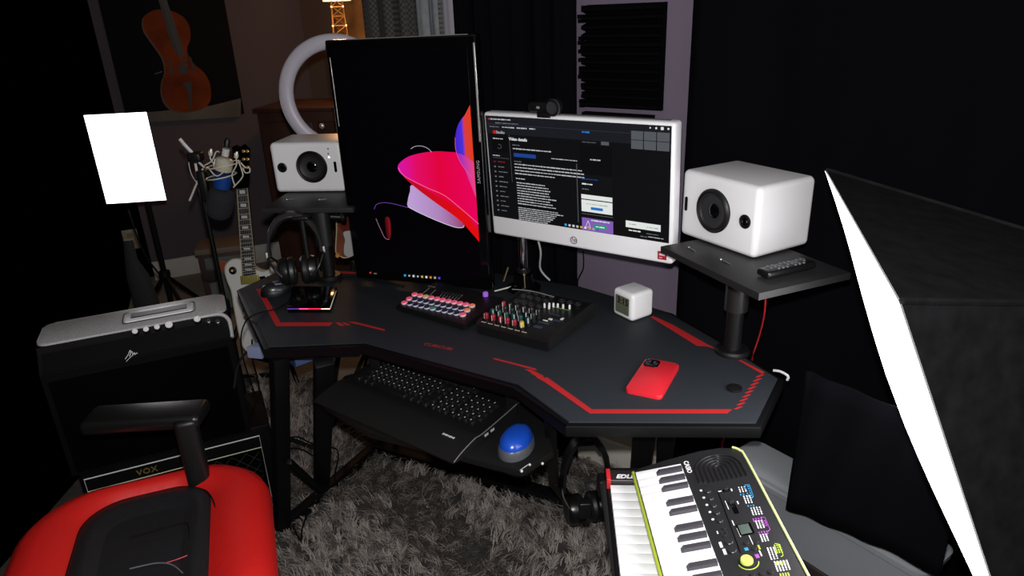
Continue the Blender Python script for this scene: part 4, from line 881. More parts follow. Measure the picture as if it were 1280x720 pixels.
MB().tube([V((x, y, AH+.008)) for x, y in rrect(.200, .088, .014, 5, h0_.x-.035, .142)], .0015, 6, closed=True).build('handle_edge_line', blk, amp)
sl_ang = math.atan2(.047, .045)
pn = M.Translation((0, .0225, AH-.0385)) @ M.Rotation(sl_ang, 4, 'X')
MB().box((AW/2-.004, 0, .0015), (AW-.03, .058, .003)).build('control_panel', mat('panel_black', (.0015, .0015, .002), .35, spec=.2), amp, pn)
pnw = AM @ pn
for (x, y, r, c_) in ((97, 388, .0085, 0), (197, 369, .0085, 0), (296, 349, .0085, 0), (403, 328, .0115, 0), (658, 277, .0105, 1)):
    p = lpZ(pnw, 155+x/7.2, 360+y/7.2, .022)
    if p.x < .01: continue
    ko = MB().lathe([(r*1.05, .002), (r*.95, .016), (r*.9, .020), (0, .020)], pn @ M.Translation((p.x, p.y, 0)), 24).build('control_knob', blk, amp)
    MB().lathe([(r*.92, .0202), (r*.85, .0225), (r*.6, .023)]+([(0, .023)] if not c_ else [(r*.5, .0205), (0, .0205)]), pn @ M.Translation((p.x, p.y, 0)), 24).build('knob_cap', mat('cap_white', (.78, .78, .78), .3), ko)
for (x, y) in ((762, 300), (845, 305)):
    p = lpZ(pnw, 155+x/7.2, 360+y/7.2, .006); MB().lathe([(.007, 0), (.007, .012), (.004, .013), (0, .010)], pn @ M.Translation((p.x, p.y, 0)), 16).build('jack_socket', mat('socket_steel', (.12, .12, .12), .35, metal=.8), amp)
MB().box((AW/2, -.0035, (AH-.075)/2), (AW-.03, .006, AH-.095), bev=.002).build('grille', cloth, amp)
lg = [lpY(AM, 155+x/7.2, 360+y/7.2, -.008) for x, y in ((10, 640), (38, 600), (55, 560), (60, 590), (48, 618), (70, 570), (80, 600), (92, 580), (98, 600), (112, 585), (120, 590))]
MB().tube(smooth_curve(lg, 4), .0011, 5).build('script_logo', pip, amp)
MB().tube([lpY(AM, 155+x/7.2, 360+y/7.2, -.008) for x, y in ((20, 662), (40, 640), (82, 603))], .0009, 5).build('script_logo', pip, amp)
# ================================================================== gaming chair (lower left)
SEZ = .485
chx = V((-.818, 1.178, 0)); CHM = frame((chx.x, chx.y, 0), 20)
chair = thing('gaming_chair', 'gaming chair with a black seat and a bright red padded rim at the lower left', 'chair', CHM)
SW_, SD_ = .535, .56
def cloop(ins_side, ins_front, z, r, n=8, cfx=0):
    w = SW_-2*ins_side; d = SD_-2*ins_front; return [V((x, y, z)) for x, y in rrect(w, d, max(.02, r), n)]
redl = mat('red_leather', (.55, .012, .010), .42, bump=(40, .25, .004)); blkl = mat('black_leather', (.013, .013, .0145), .38, bump=(26, .35, .006))
b_ = MB(); b_.loft([cloop(.015, .015, SEZ-.11, .14), cloop(.0, .0, SEZ-.09, .15), cloop(-.004, -.004, SEZ-.045, .155), cloop(.006, .006, SEZ-.015, .15), cloop(.030, .020, SEZ+.004, .14), cloop(.065, .035, SEZ+.008, .125), cloop(.105, .050, SEZ-.002, .105), cloop(.128, .060, SEZ-.014, .095)], caps=False); b_.build('red_bolster', redl, chair, smooth=80)
b_ = MB(); b_.loft([cloop(.126, .058, SEZ-.020, .095), cloop(.135, .070, SEZ-.008, .090), cloop(.165, .10, SEZ-.008, .07), cloop(.19, .14, SEZ-.022, .05), cloop(.24, .22, SEZ-.026, .03)]); b_.build('seat_cushion', blkl, chair, smooth=80)
b_ = MB(); b_.loft([cloop(.012, .012, SEZ-.12, .14), cloop(.012, .012, SEZ-.095, .14)]); b_.build('seat_base', blk, chair)
def chl(u, v, z): return loc(CHM, G(u, v, z))
def seam(px, m, nm, r=.0016, z=SEZ-.012):
    MB().tube(smooth_curve([chl(u, v, z) for u, v in px], 6), r, 6).build(nm, m, chair)
seam([(274, 719), (273.5, 680), (273, 655), (268, 630), (258, 614), (240, 609)], blkm, 'seam', .002, SEZ-.010)
seam([(162, 672), (190, 664), (228, 654), (236, 660), (237.5, 690), (237, 716)], blkm, 'seam', .002)
seam([(206, 704), (222, 699), (237, 693)], mat('red_thread', (.5, .02, .04), .5), 'stitching', .0011)
seam([(162, 711), (195, 704), (215, 706), (228, 716)], mat('sheen_piping', (.10, .10, .11), .3), 'seam', .0016)
ap = chl(236, 545, .60); apz = ap.z
b_ = MB(); b_.box((0, 0, 0), (.28, .095, .036), bev=.015, seg=4)
b_.build('armrest_pad', mat('armrest_vinyl', (.006, .006, .006), .3), chair, M.Translation(chl(183, 521, .64)) @ M.Rotation(-.30, 4, 'Z'))
b_ = MB(); b_.box((0, 0, .0), (.052, .045, .26), bev=.012); b_.build('armrest_post', blk, chair, M.Translation((ap.x, ap.y, .52)))
b_ = MB(); b_.box((0, -.09, 0), (.055, .22, .022), bev=.004); b_.build('armrest_bracket', blk, chair, M.Translation((ap.x, ap.y, .385)))
MB().cyl((0, 0, .09), (0, 0, SEZ-.115), .03, n=20).build('gas_column', blkmetal, chair)
for k in range(5):
    a = 2*PI*k/5+.3; e_ = V((math.cos(a)*.28, math.sin(a)*.28, .07)); MB().tube([V((0, 0, .11)), e_*.6+V((0, 0, .045)), e_], [.028, .022, .016], 10).build('base_spoke', blk, chair)
    MB().lathe([(0, -.012), (.022, -.012), (.025, 0), (.022, .012), (0, .012)], M.Translation((e_.x, e_.y, .027)) @ M.Rotation(PI/2, 4, 'X') , 16).build('caster', blk, chair)
# ================================================================== GUITARS
def plane_frame(p_top, p_bot, ex):
    ez = (p_top-p_bot).normalized(); ex = (ex-ez*ex.dot(ez)).normalized(); ey = ez.cross(ex); return axes(p_bot, ex, ey, ez)
gb = GY(318, 440, 2.72); gt = GY(300, 176, 2.92)
GM = axes(gb, V((1, 0, 0)), V((0, 1, 0)), up)
ez = (V((gb.x, gt.y, gt.z))-gb).normalized(); 
GM = axes(gb, V((1, 0, 0)), ez.cross(V((1, 0, 0))), ez)
gtr = thing('electric_guitar', 'white electric guitar with gold pickups and block inlays left of the desk', 'guitar', GM)
g3 = lambda x, y: (150+x/4.2367, 300+y/4.2353)
body_px = [g3(*p) for p in ((612, 100), (580, 112), (558, 140), (558, 180), (572, 225), (590, 270), (600, 330), (612, 400), (625, 470), (640, 530), (660, 575), (720, 620), (800, 630), (880, 590), (915, 520), (905, 430), (865, 350), (820, 300), (795, 260), (790, 225), (805, 190), (812, 150), (803, 120), (795, 150), (765, 165), (740, 162), (712, 150), (690, 130), (650, 105))]
bp_ = [lpY(GM, u, v, 0) for u, v in body_px]; bp_ = smooth_curve(bp_, 4, closed=True)
ivory = mat('ivory_lacquer', (.78, .78, .75), .25, coat=.3); cream = mat('cream_binding', (.5, .43, .30), .4)
pxy = [(p.x, -p.z) for p in bp_]
TZX = M(((1, 0, 0, 0), (0, 0, 1, 0), (0, -1, 0, 0), (0, 0, 0, 1)))   # local xy -> x,-z ; z -> y (front is -y)
bo = MB().prism(pxy, 0, .045, TZX).build('body', ivory, gtr)
MB().tube([V((p.x, .0, p.z)) for p in bp_], .0028, 6, closed=True).build('binding', cream, gtr)
def gq(x, y, off=-.006): return lpY(GM, *g3(x, y), off)
nk0 = lpY(GM, 308.5, 232, -.01); nk1 = lpY(GM, 320.0, 343, -.01); nw0, nw1 = .020, .026
nd = (nk1-nk0)
# use measured neck edges
nkL0, nkR0 = lpY(GM, 296, 236, -.012), lpY(GM, 309, 235, -.012); nkL1, nkR1 = lpY(GM, 303, 345, -.012), lpY(GM, 320, 343, -.012)
n_ = MB()
for (a, b, c, d, y0, y1) in ((nkL0, nkR0, nkR1, nkL1, -.012, .006),):
    n_.loft([[V((a.x, y0, a.z)), V((b.x, y0, b.z)), V((b.x-.004, y1+.01, b.z)), V((a.x+.004, y1+.01, a.z))], [V((d.x, y0, d.z)), V((c.x, y0, c.z)), V((c.x-.004, y1+.004, c.z)), V((d.x+.004, y1+.004, d.z))]])
n_.build('neck', mat('ebony', (.02, .016, .014), .4), gtr)
n_ = MB()
for (a, d) in ((nkL0, nkL1), (nkR0, nkR1)): n_.tube([V((a.x, -.012, a.z)), V((d.x, -.012, d.z))], .0018, 5)
n_.build('neck_binding', cream, gtr)
fr = MB(); tprev = 0
for k in range(1, 21):
    t = (1-2**(-k/12))/(1-2**(-21/12)); a = nkL0.lerp(nkL1, t); b = nkR0.lerp(nkR1, t)
    fr.tube([V((a.x+.001, -.0128, a.z)), V((b.x-.001, -.0128, b.z))], .0012, 5)
    if k in (1, 3, 5, 7, 9, 12, 15, 17, 19):
        tm_ = (t+tprev)/2; a = nkL0.lerp(nkL1, tm_); b = nkR0.lerp(nkR1, tm_); h = (t-tprev)*(nkL0-nkL1).length*.5
        m_ = V(((a.x+b.x)/2, -.0124, (a.z+b.z)/2)); MB().box(m_, ((b.x-a.x)*.52, .0012, h)).build('inlay', mat('pearl', (.62, .62, .60), .25), gtr)
    tprev = t
fr.build('fret', silver, gtr)
hs_px = [(296, 236), (292, 222), (290, 208), (292, 196), (290, 184), (296, 181), (300, 184), (306, 180), (312, 186), (309, 198), (311, 212), (310, 226), (309, 235)]
hsP = [lpY(GM, u, v, -.004) for u, v in hs_px]; MB().prism([(p.x, -p.z) for p in hsP], -.006, .010, TZX).build('headstock', blkg, gtr)
for i, v in enumerate((189, 199, 209)):
    for u in (304, 309) if True else ():
        p = lpY(GM, u+i*.3, v, -.012); MB().lathe([(0, 0), (.0065, 0), (.0065, .004), (.003, .005), (0, .008)], M.Translation(V((p.x, -.008, p.z))) @ M.Rotation(PI/2, 4, 'X'), 14).build('tuning_peg', gold, gtr)
for (x0, y0, x1, y1) in ((637, 190, 738, 232), (665, 330, 762, 372)):
    a = gq(x0, y0, -.008); b = gq(x1, y1, -.008); MB().box(((a.x+b.x)/2, -.006, (a.z+b.z)/2), (abs(b.x-a.x), .014, abs(b.z-a.z)), M.Identity(4), bev=.003).build('pickup', mat('gold_pickup', (.42, .36, .07), .3, metal=.4), gtr)
a = gq(597, 162, -.004); MB().lathe([(0, 0), (.016, 0), (.017, .004), (.013, .006), (0, .006)], M.Translation((a.x, .0, a.z)) @ M.Rotation(PI/2, 4, 'X'), 24).build('switch_plate', blk, gtr)
MB().lathe([(0, 0), (.006, 0), (.005, .012), (0, .014)], M.Translation((a.x, -.005, a.z)) @ M.Rotation(PI/2, 4, 'X'), 14).build('toggle_switch', gold, gtr)
pgd = [gq(*p) for p in ((738, 195), (765, 190), (800, 250), (780, 320), (755, 300))]; MB().prism([(p.x, -p.z) for p in pgd], -.006, -.003, TZX).build('pickguard', blkg, gtr)
for (x, y) in ((662, 370), (665, 410)):
    p = gq(x, y); MB().lathe([(0, 0), (.009, 0), (.008, .012), (0, .013)], M.Translation((p.x, -.002, p.z)) @ M.Rotation(PI/2, 4, 'X'), 16).build('control_knob', gold, gtr)
st_ = MB()
for k in range(6):
    f = (k+.7)/6.4; a = nkL0.lerp(nkR0, f); b = nkL1.lerp(nkR1, f); c = gq(640+f*100, 420); st_.tube([V((a.x, -.0145, a.z)), V((b.x, -.0145, b.z)), V((c.x, -.015, c.z))], .0005, 4)
st_.build('strings', silver, gtr)
gs = thing('guitar_stand', 'black guitar stand holding up the white electric guitar', 'guitar stand', M.Translation((gb.x, gb.y+.12, 0)))
for (p, q) in (((0, .06, .5), (-.18, -.15, .0)), ((0, .06, .5), (.18, -.15, .0)), ((0, .06, .5), (0, .22, .0))): MB().tube([p, q], .010, 8).build('leg', blkmetal, gs)
MB().tube([(-.10, -.16, .04), (-.10, -.06, .03), (.10, -.06, .03), (.10, -.16, .04)], .009, 8).build('cradle', blkmetal, gs)
# brown guitar glimpsed between riser and upright monitor
q_ = GY(430, 300, 2.42)
BG = axes(V((q_.x, q_.y, q_.z)), V((1, 0, 0)), V((0, 1, 0)), up)
bg = thing('electric_guitar', 'reddish brown guitar with a white pickguard behind the desk beside the upright monitor', 'guitar', BG)
def g5(x, y): return (320+x*.19444, 255+y*.19444)
def bq(x, y, off=0): return lpY(BG, *g5(x, y), off)
bpx = [bq(*p) for p in ((520, 45), (518, 180), (512, 300), (530, 325), (560, 345), (600, 340), (640, 310), (655, 340), (650, 400), (700, 470), (860, 440), (900, 300), (850, 120), (760, 20), (640, -10), (560, 0))]
bs = smooth_curve(bpx, 4, closed=True)
MB().prism([(p.x, -p.z) for p in bs], 0, .045, TZX).build('body', mat('tobacco_wood', (.16, .05, .025), .3, noise=(12, .3)), bg)
MB().tube([V((p.x, 0, p.z)) for p in bs], .0022, 6, closed=True).build('binding', cream, bg)
pg = smooth_curve([bq(*p) for p in ((565, 178), (620, 175), (622, 240), (642, 275), (640, 315), (605, 338), (570, 320), (568, 270), (575, 230))], 4, closed=True); MB().prism([(p.x, -p.z) for p in pg], -.006, -.001, TZX).build('pickguard', mat('pickguard_white', (.42, .42, .42), .35), bg)
dk = smooth_curve([bq(*p) for p in ((535, 40), (600, 40), (615, 120), (600, 170), (560, 175), (530, 120))], 4, closed=True); MB().prism([(p.x, -p.z) for p in dk], -.004, -.001, TZX).build('dark_red_top', mat('dark_red_wood', (.10, .012, .008), .35), bg)
a = bq(505, 330, -.005); MB().lathe([(0, 0), (.008, 0), (.007, .012), (0, .013)], M.Translation((a.x+.012, -.002, a.z)) @ M.Rotation(PI/2, 4, 'X'), 14).build('control_knob', mat('amber_knob', (.6, .28, .04), .3), bg)
n_ = MB(); n_.box((.0, -.004, .31), (.045, .02, .44), M.Translation((.05, 0, 0)) @ M.Rotation(.36, 4, 'Y'), bev=.004); n_.build('neck', MATS['ebony'], bg)
n_ = MB(); n_.box((.0, .0, .59), (.07, .014, .15), M.Translation((.05, 0, 0)) @ M.Rotation(.36, 4, 'Y'), bev=.01); n_.build('headstock', blkg, bg)
lo = BG.translation.z; ls = MB(); 
bs_ = thing('guitar_stand', 'dark stand behind the desk under the brown guitar', 'guitar stand', M.Translation((q_.x, q_.y+.10, 0)))
for (p, q) in (((0, 0, lo-.12), (-.16, -.12, 0)), ((0, 0, lo-.12), (.16, -.12, 0)), ((0, 0, lo-.12), (0, .16, 0))): MB().tube([p, q], .010, 8).build('leg', blkmetal, bs_)
# ================================================================== MICROPHONE
MY = 2.2
def mq(x, y, yy=MY): return GY(210+x/6, 165+y/6, yy)
mb_ = mq(370, 520); MMm = M.Translation(mb_)
mic = thing('condenser_microphone', 'blue and silver studio microphone with a black foam cover hung in a wire shock mount', 'microphone', MMm)
top_ = mq(437, 110); axd = (mq(425, 200)-mq(370, 520)).normalized()
def ml(x, y, yy=MY): return mq(x, y, yy)-mb_
def mrot(p): return M.Translation(p) @ axd.to_track_quat('Z', 'Y').to_matrix().to_4x4()
pz = lambda x, y: ml(x, y)
foamC = ml(372, 640); 
fr_ = .042
MB().lathe([(0, 0), (.026, .002), (.037, .014), (.042, .035), (.042, .075), (.037, .092), (.026, .098), (0, .10)], mrot(ml(372, 645)), 28).build('foam_cover', mat('foam_black', (.009, .010, .013), .95, bump=(260, .8, .003)), mic, smooth=60)
MB().lathe([(.0, 0), (.026, 0), (.027, .005), (.027, .042), (.0, .042)], mrot(ml(400, 415)), 28).build('body', mat('mic_blue', (.010, .06, .28), .3, metal=.3), mic)
MB().lathe([(.0, 0), (.027, 0), (.028, .004), (.028, .032), (.022, .038), (.013, .041), (0, .041)], mrot(ml(410, 285)), 28).build('upper_body', mat('mic_champagne', (.58, .56, .44), .3, metal=.3), mic)
MB().lathe([(.0, 0), (.0105, 0), (.0105, .024), (0, .024)], mrot(ml(430, 180)), 18).build('connector', chrome, mic)
MB().lathe([(.0, 0), (.010, 0), (.009, .020), (.004, .028), (0, .028)], mrot(ml(437, 110)), 18).build('plug', blk, mic)
cage = mat('cage_wire', (.62, .60, .50), .3, metal=.3)
def ring(cx, cy, r, asp, nm, dz=0):
    c = ml(cx, cy); MB().tube([c+V((r*math.cos(a), r*math.sin(a), dz+r*math.cos(a)*.12)) for a in np.linspace(0, 2*PI, 25)[:-1]], .0022, 6, closed=True).build(nm, cage, mic)
ring(415, 245, .052, 1, 'cage_ring'); ring(400, 330, .047, 1, 'cage_ring')
w_ = MB()
for pts in (((275, 250), (330, 215), (360, 150), (385, 150)), ((500, 160), (515, 240), (480, 320), (500, 400)), ((545, 230), (580, 265), (610, 270), (612, 300), (580, 305), (560, 270)), ((300, 265), (365, 330), (440, 280)), ((315, 150), (318, 200), (345, 240)), ((525, 210), (560, 310), (550, 350), (490, 415))):
    w_.tube(smooth_curve([ml(x, y, MY-.035) for x, y in pts], 5), .0021, 6)
w_.build('cage_arm', cage, mic)
for (x, y) in ((315, 165), (508, 185)): MB().lathe([(0, 0), (.006, .004), (.007, .012), (.003, .024), (0, .026)], mrot(ml(x, y+18, MY-.03)), 12).build('mount_knob', cage, mic)
# boom stand
bs0 = GY(300, 470, MY+.04); bs0.z = 0
stm = thing('microphone_stand', 'black boom stand with a chrome arm carrying the microphone', 'microphone stand', M.Translation(bs0))
polex = GY(276, 330, MY+.04); ptop = V((polex.x, MY+.04, GY(262, 235, MY+.04).z))
# vertical pole
MB().tube([V((0, 0, .03)), V((0, 0, .62))], .011, 12).build('pole', blkmetal, stm)
p_ = ptop-bs0; p_.x = 0
MB().tube([V((0, 0, .58)), V((0, 0, p_.z))], .008, 12).build('upper_pole', blkmetal, stm)
MB().lathe([(.011, 0), (.016, .004), (.016, .04), (.011, .045)], M.Translation((0, 0, .58)), 16).build('clutch', blk, stm)
def sl(x, y, yy=MY+.02): return mq(x, y, yy)-bs0
for (aa, bb) in (((88, 52), (112, 80)), ((112, 82), (175, 150)), ((172, 148), (208, 188)), ((236, 225), (280, 265))):
    MB().tube([sl(*aa), sl(*bb)], .0058, 10).build('boom_arm', chrome, stm)
MB().tube([sl(190, 170), sl(330, 310)], .0052, 10).build('boom_arm_dark', blkmetal, stm)
MB().box(sl(205, 185), (.045, .04, .03), M.Identity(4), bev=.008).build('boom_joint', blk, stm)
MB().tube([sl(205, 235), sl(222, 325)], .0042, 8).build('boom_link', chrome, stm); MB().tube([sl(262, 275), sl(162, 515)], .0032, 8).build('boom_link', silver, stm)
MB().tube(smooth_curve([sl(165, 160), sl(155, 220), sl(170, 300), sl(200, 360), sl(240, 400)], 6), .0016, 6).build('spring_cable', mat('grey_cable', (0, 0, 0)), stm)
MB().box(sl(270, 400), (.03, .03, .10), bev=.008).build('bracket', blk, stm)
for a in (2.4, 4.2, 6.1): MB().tube([V((0, 0, .12)), V((math.cos(a)*.26, math.sin(a)*.20, .012))], .008, 8).build('leg', blkmetal, stm)
# ================================================================== SOFTBOXES, RING LIGHT
# left softbox, upright, facing the desk
TRp = GY(185, 140, 3.0); BRp = GY(208, 250, 3.0); TLp = GY(128, 141, 2.97); hgt = TRp.z-BRp.z; wid = .25
SBx = V((math.cos(math.radians(6)), math.sin(math.radians(6)), 0))
LB = axes(V((BRp.x, BRp.y, BRp.z))-SBx*wid, SBx, V((-SBx.y, SBx.x, 0)), up)
lsb = thing('softbox_light', 'glowing white softbox on a stand in front of the cello picture', 'softbox', LB)
soft = mat('softbox_diffuser', (.8, .8, .8), .6, emit=(1.0, .96, 1.0), es=3.2)
b_ = MB(); n = 10; rings = []
for i in range(n+1):
    rings.append([V((wid*j/n, -.030*math.sin(PI*i/n)*math.sin(PI*j/n), hgt*i/n)) for j in range(n+1)])
b_.loft(rings, cyc=False); b_.build('diffuser', soft, lsb)
fab = mat('softbox_fabric', (.0035, .0035, .004), .7, spec=.15, noise=(40, .5))
b_ = MB(); b_.loft([[V((0, .001, 0)), V((wid, .001, 0)), V((wid, .001, hgt)), V((0, .001, hgt))], [V((wid*.38, .26, hgt*.38)), V((wid*.62, .26, hgt*.38)), V((wid*.62, .26, hgt*.62)), V((wid*.38, .26, hgt*.62))]]); b_.build('housing', fab, lsb)
lss = thing('light_stand', 'black tripod light stand at the left under the glowing softbox', 'light stand', M.Translation((BRp.x-.17, BRp.y+.16, 0)))
so = V((BRp.x-.17, BRp.y+.16, 0))
MB().tube([V((0, 0, .02)), V((0, 0, BRp.z+.17))], .013, 10).build('pole', blkmetal, lss)
hub = GY(178, 345, so.y)-so
for q in (GY(232, 388, so.y-.12)-so, V((-.35, .15, .01)), V((.05, .4, .01))):
    MB().tube([V((0, 0, hub.z)), V((q.x, q.y, max(.01, q.z)))], .010, 8).build('leg', blkmetal, lss)
MB().lathe([(.018, 0), (.026, .004), (.026, .03), (.018, .034)], M.Translation((0, 0, hub.z-.01)), 14).build('hub', blk, lss)
kb3 = GY(190, 330, 2.75); bagm = mat('bag_fabric', (.012, .011, .012), .85)
bag = MB(); rings = []
for (uL, uR, v) in ((154, 166, 300), (156, 172, 325), (158, 186, 345), (165, 196, 370), (172, 206, 400)):
    a = GY(uL, v, 2.72); b = GY(uR, v, 2.72); c = (a+b)/2; r = (b-a).length/2
    rings.append([c+V((r*math.cos(t), r*.6*math.sin(t), 0)) for t in np.linspace(0, 2*PI, 13)[:-1]])
rings.append([V((q.x, q.y, .004)) for q in rings[-1]])
bag.loft(rings[::-1]); tag(bag.build('cloth_bag', bagm), 'dark cloth gig bag slumped behind the amplifiers at the far left', 'bag')
cab = MB(); cab.tube(smooth_curve([GY(160, 262, 2.85), GY(170, 292, 2.8), GY(182, 320, 2.8), GY(200, 345, 2.85), GY(200, 358, 2.9), GY(192, 372, 2.95), GY(188, 388, 3.0)], 8), .004, 6)
tag(cab.build('hanging_cable', blkm), 'black power cord hanging in front of the wall outlet', 'cable')
# right softbox, tilted down
A = GY(1031, 213, 1.2); nh = V((-.956, .293, 0)); ti = math.radians(23.5)
dn_ = -nh*math.sin(ti)+V((0, 0, -math.cos(ti))); wv_ = -V((.293, .956, 0)).normalized(); nn = wv_.cross(dn_).normalized()
if nn.dot(nh) < 0: nn = -nn
RB = axes(A, wv_, dn_, nn) if wv_.cross(dn_).dot(nn) > 0 else axes(A, wv_, dn_, nn)
RW, RH = .60, .56
rsb = thing('softbox_light', 'large black softbox seen edge on at the right, its white face turned to the desk', 'softbox', M.Translation(A))
def rp(i, j, d): return wv_*i + dn_*j + nn*d
b_ = MB(); rings = []
for i in range(n+1): rings.append([rp(RW*j/n, RH*i/n, .022*math.sin(PI*i/n)*math.sin(PI*j/n)) for j in range(n+1)])
b_.loft(rings, cyc=False); b_.build('diffuser', mat('softbox_diffuser_near', (.8, .8, .8), .6, emit=(1.0, .97, 1.0), es=5.0), rsb)
b_ = MB(); b_.loft([[rp(0, 0, -.002), rp(RW, 0, -.002), rp(RW, RH, -.002), rp(0, RH, -.002)], [rp(RW*.36, RH*.36, -.30), rp(RW*.64, RH*.36, -.30), rp(RW*.64, RH*.64, -.30), rp(RW*.36, RH*.64, -.30)]]); b_.build('housing', fab, rsb)
for (i, j) in ((0, 0), (RW, 0), (RW, RH), (0, RH)): MB().tube([rp(i, j, -.003), rp(RW*.5+(i-RW*.5)*.28, RH*.5+(j-RH*.5)*.28, -.30)], .004, 6).build('rod', fab, rsb)
pc_ = A+rp(RW*.5, RH*.5, -.30)
MB().tube([pc_-A, V((pc_.x+.03, pc_.y, .02))-A], .014, 10).build('stand_pole', blkmetal, rsb)
for a in (.5, 2.6, 4.7): MB().tube([V((pc_.x+.03, pc_.y, .25))-A, V((pc_.x+.03+math.cos(a)*.22, pc_.y+math.sin(a)*.22, .012))-A], .009, 8).build('stand_leg', blkmetal, rsb)
# ring light
ry = 2.52; rcn = GY(423, 120, ry); RR = (GY(499, 120, ry)-rcn).length*.5+(GY(423, 44, ry)-rcn).length*.5
tubew = RR*.25
rl = thing('ring_light', 'pale unlit ring light standing behind the left speaker and upright monitor', 'ring light', M.Translation(rcn))
b_ = MB(); rings = []
for a in np.linspace(0, 2*PI, 65)[:-1]:
    d_ = V((math.cos(a), 0, math.sin(a))); rr_ = RR-tubew/2
    rings.append([d_*(rr_+tubew/2*math.cos(t)*(1 if abs(math.cos(t)) < 1 else 1))+V((0, .016*math.sin(t), 0)) for t in np.linspace(0, 2*PI, 15)[:-1]])
b_.loft(rings, closed=True); b_.build('ring_tube', mat('ring_diffuser', (.50, .47, .54), .4), rl, smooth=80)
MB().tube([V((0, .02, -RR+.01)), V((0, .02, -rcn.z+.03))], .012, 10).build('pole', blkmetal, rl)
for a in (2.0, 4.1, 6.1): MB().tube([V((0, .02, -rcn.z+.30)), V((math.cos(a)*.26, .02+math.sin(a)*.26, -rcn.z+.012))], .008, 8).build('leg', blkmetal, rl)
# ================================================================== BACKGROUND OBJECTS
# cello picture
PX0 = WL(160, 156, .03); PBR = WL(305, 141, .03); 
pL = PX0.dot(LD); pR = PBR.dot(LD); pz0 = (PX0.z+PBR.z)/2
PO = axes(V((LP-LN*.035)-LD*(LP-LN*.035).dot(LD)+LD*pL)+V((0, 0, pz0)), LD, LN, up)
pic = thing('wall_picture', 'dark canvas picture of an orange brown cello on the left wall', 'picture', PO)
PWd = pR-pL; PHt = .78
MB().box((PWd/2, .0, PHt/2), (PWd, .030, PHt), bev=.002).build('canvas', mat('canvas_dark', (.004, .004, .0055), .8, spec=.1), pic)
def pp(u, v, off=-.017): return lpY(PO, u, v, off)
def flat(pts, name, m, parent, off=-.0165, th=.001, sm=4):
    P = [pp(u, v, off) for u, v in pts]; P = smooth_curve(P, sm, closed=True) if sm else P
    m_ = MB(); m_.prism([(p.x, -p.z) for p in P], 0, th, M.Translation((0, off, 0)) @ TZX); return m_.build(name, m, parent)
def z4(x, y): return (150+x/4.2367, y/4.2353)
grd = mat('painted_ground', (.075, .065, .055), .7, noise=(4, .4)); 
flat([z4(*p) for p in ((50, 600), (200, 590), (480, 560), (640, 520), (640, 618), (200, 645), (45, 655))], 'painted_ground', grd, pic, -.0163, sm=0)
cello_px = [z4(*p) for p in ((140, 75), (200, 50), (280, 60), (340, 95), (370, 150), (372, 210), (355, 255), (365, 300), (400, 345), (445, 385), (475, 440), (482, 510), (465, 555), (420, 580), (340, 592), (280, 580), (240, 545), (222, 490), (225, 430), (240, 380), (232, 320), (205, 270), (165, 215), (130, 160), (122, 110))]
celw = mat('painted_cello', (.14, .026, .005), .7, spec=.1, noise=(7, .35)); cels = mat('painted_cello_side', (.07, .016, .006), .6)
flat([(u-1.6, v+1.5) for u, v in cello_px], 'painted_cello_side', cels, pic, -.0168); flat(cello_px, 'painted_cello', celw, pic, -.0174)
dkp = mat('painted_dark', (.008, .007, .008), .6); pal = mat('painted_string', (.10, .09, .08), .6)
flat([z4(*p) for p in ((192, -40), (235, -40), (330, 260), (338, 295), (300, 290), (270, 230))], 'painted_fingerboard', dkp, pic, -.0180, sm=0)
flat([z4(*p) for p in ((308, 350), (355, 342), (362, 385), (315, 395))], 'painted_bridge', dkp, pic, -.0180, sm=0)
flat([z4(*p) for p in ((335, 440), (378, 432), (382, 500), (378, 580), (368, 580), (365, 500))], 'painted_tailpiece', dkp, pic, -.0180, sm=0)
flat([z4(*p) for p in ((262, 320), (272, 318), (270, 350), (282, 390), (276, 402), (262, 370))], 'painted_sound_hole', dkp, pic, -.0180); flat([z4(*p) for p in ((370, 300), (378, 310), (388, 345), (405, 372), (396, 378), (380, 350))], 'painted_sound_hole', dkp, pic, -.0180)
ps = MB()
for k in range(4): ps.tube([pp(*z4(215+k*8, -20), -.0185), pp(*z4(318+k*10, 300), -.0185), pp(*z4(325+k*10, 350), -.0185)], .0012, 4)
ps.tube([pp(*z4(185, 392), -.018), pp(*z4(225, 378), -.018)], .003, 5); ps.build('painted_strings', pal, pic)
# wall outlet
po = WL(165, 299, .004); OM = axes(po, LD, LN, up)
outl = thing('wall_outlet', 'beige wall outlet low on the left wall', 'outlet', OM)
MB().box((-.005, 0, 0), (.085, .007, .125), bev=.002).build('plate', mat('ivory_plastic', (.30, .25, .16), .4), outl)
for zz in (.028, -.028): MB().prism(rrect(.034, .03, .008), 0, .003, M.Translation((-.005, -.003, zz)) @ XZ).build('socket', mat('ivory_plastic_dark', (.20, .165, .11), .4), outl)
# printed cardboard box with records look against the left wall
cbr = GY(318, 372, 3.55); ctl = GY(245, 312, 3.55)
CBm = frame((ctl.x, 3.55, 0), 14)
crt = thing('printed_box', 'dark box with a blurred teal and orange print and a beige lid behind the guitar', 'box', CBm)
cbw = abs(cbr.x-ctl.x)*.98; cbh = ctl.z-.03
MB().box((cbw/2, .10, cbh/2), (cbw, .20, cbh), bev=.003).build('box_body', mat('print_maroon', (.05, .022, .018), .6), crt)
MB().box((cbw/2, .10, cbh+.012), (cbw+.02, .22, .03), bev=.003).build('lid', mat('lid_tan', (.16, .12, .09), .6), crt)
pf = mat('print_teal', (.10, .12, .11), .5, noise=(7, .5)); MB().box((cbw*.52, -.001, cbh*.52), (cbw*.80, .003, cbh*.82)).build('printed_front', pf, crt)
MB().ball((cbw*.45, -.003, cbh*.78), .034, (1, .06, 1)).build('printed_orange_patch', mat('print_orange', (.36, .09, .04), .6), crt)
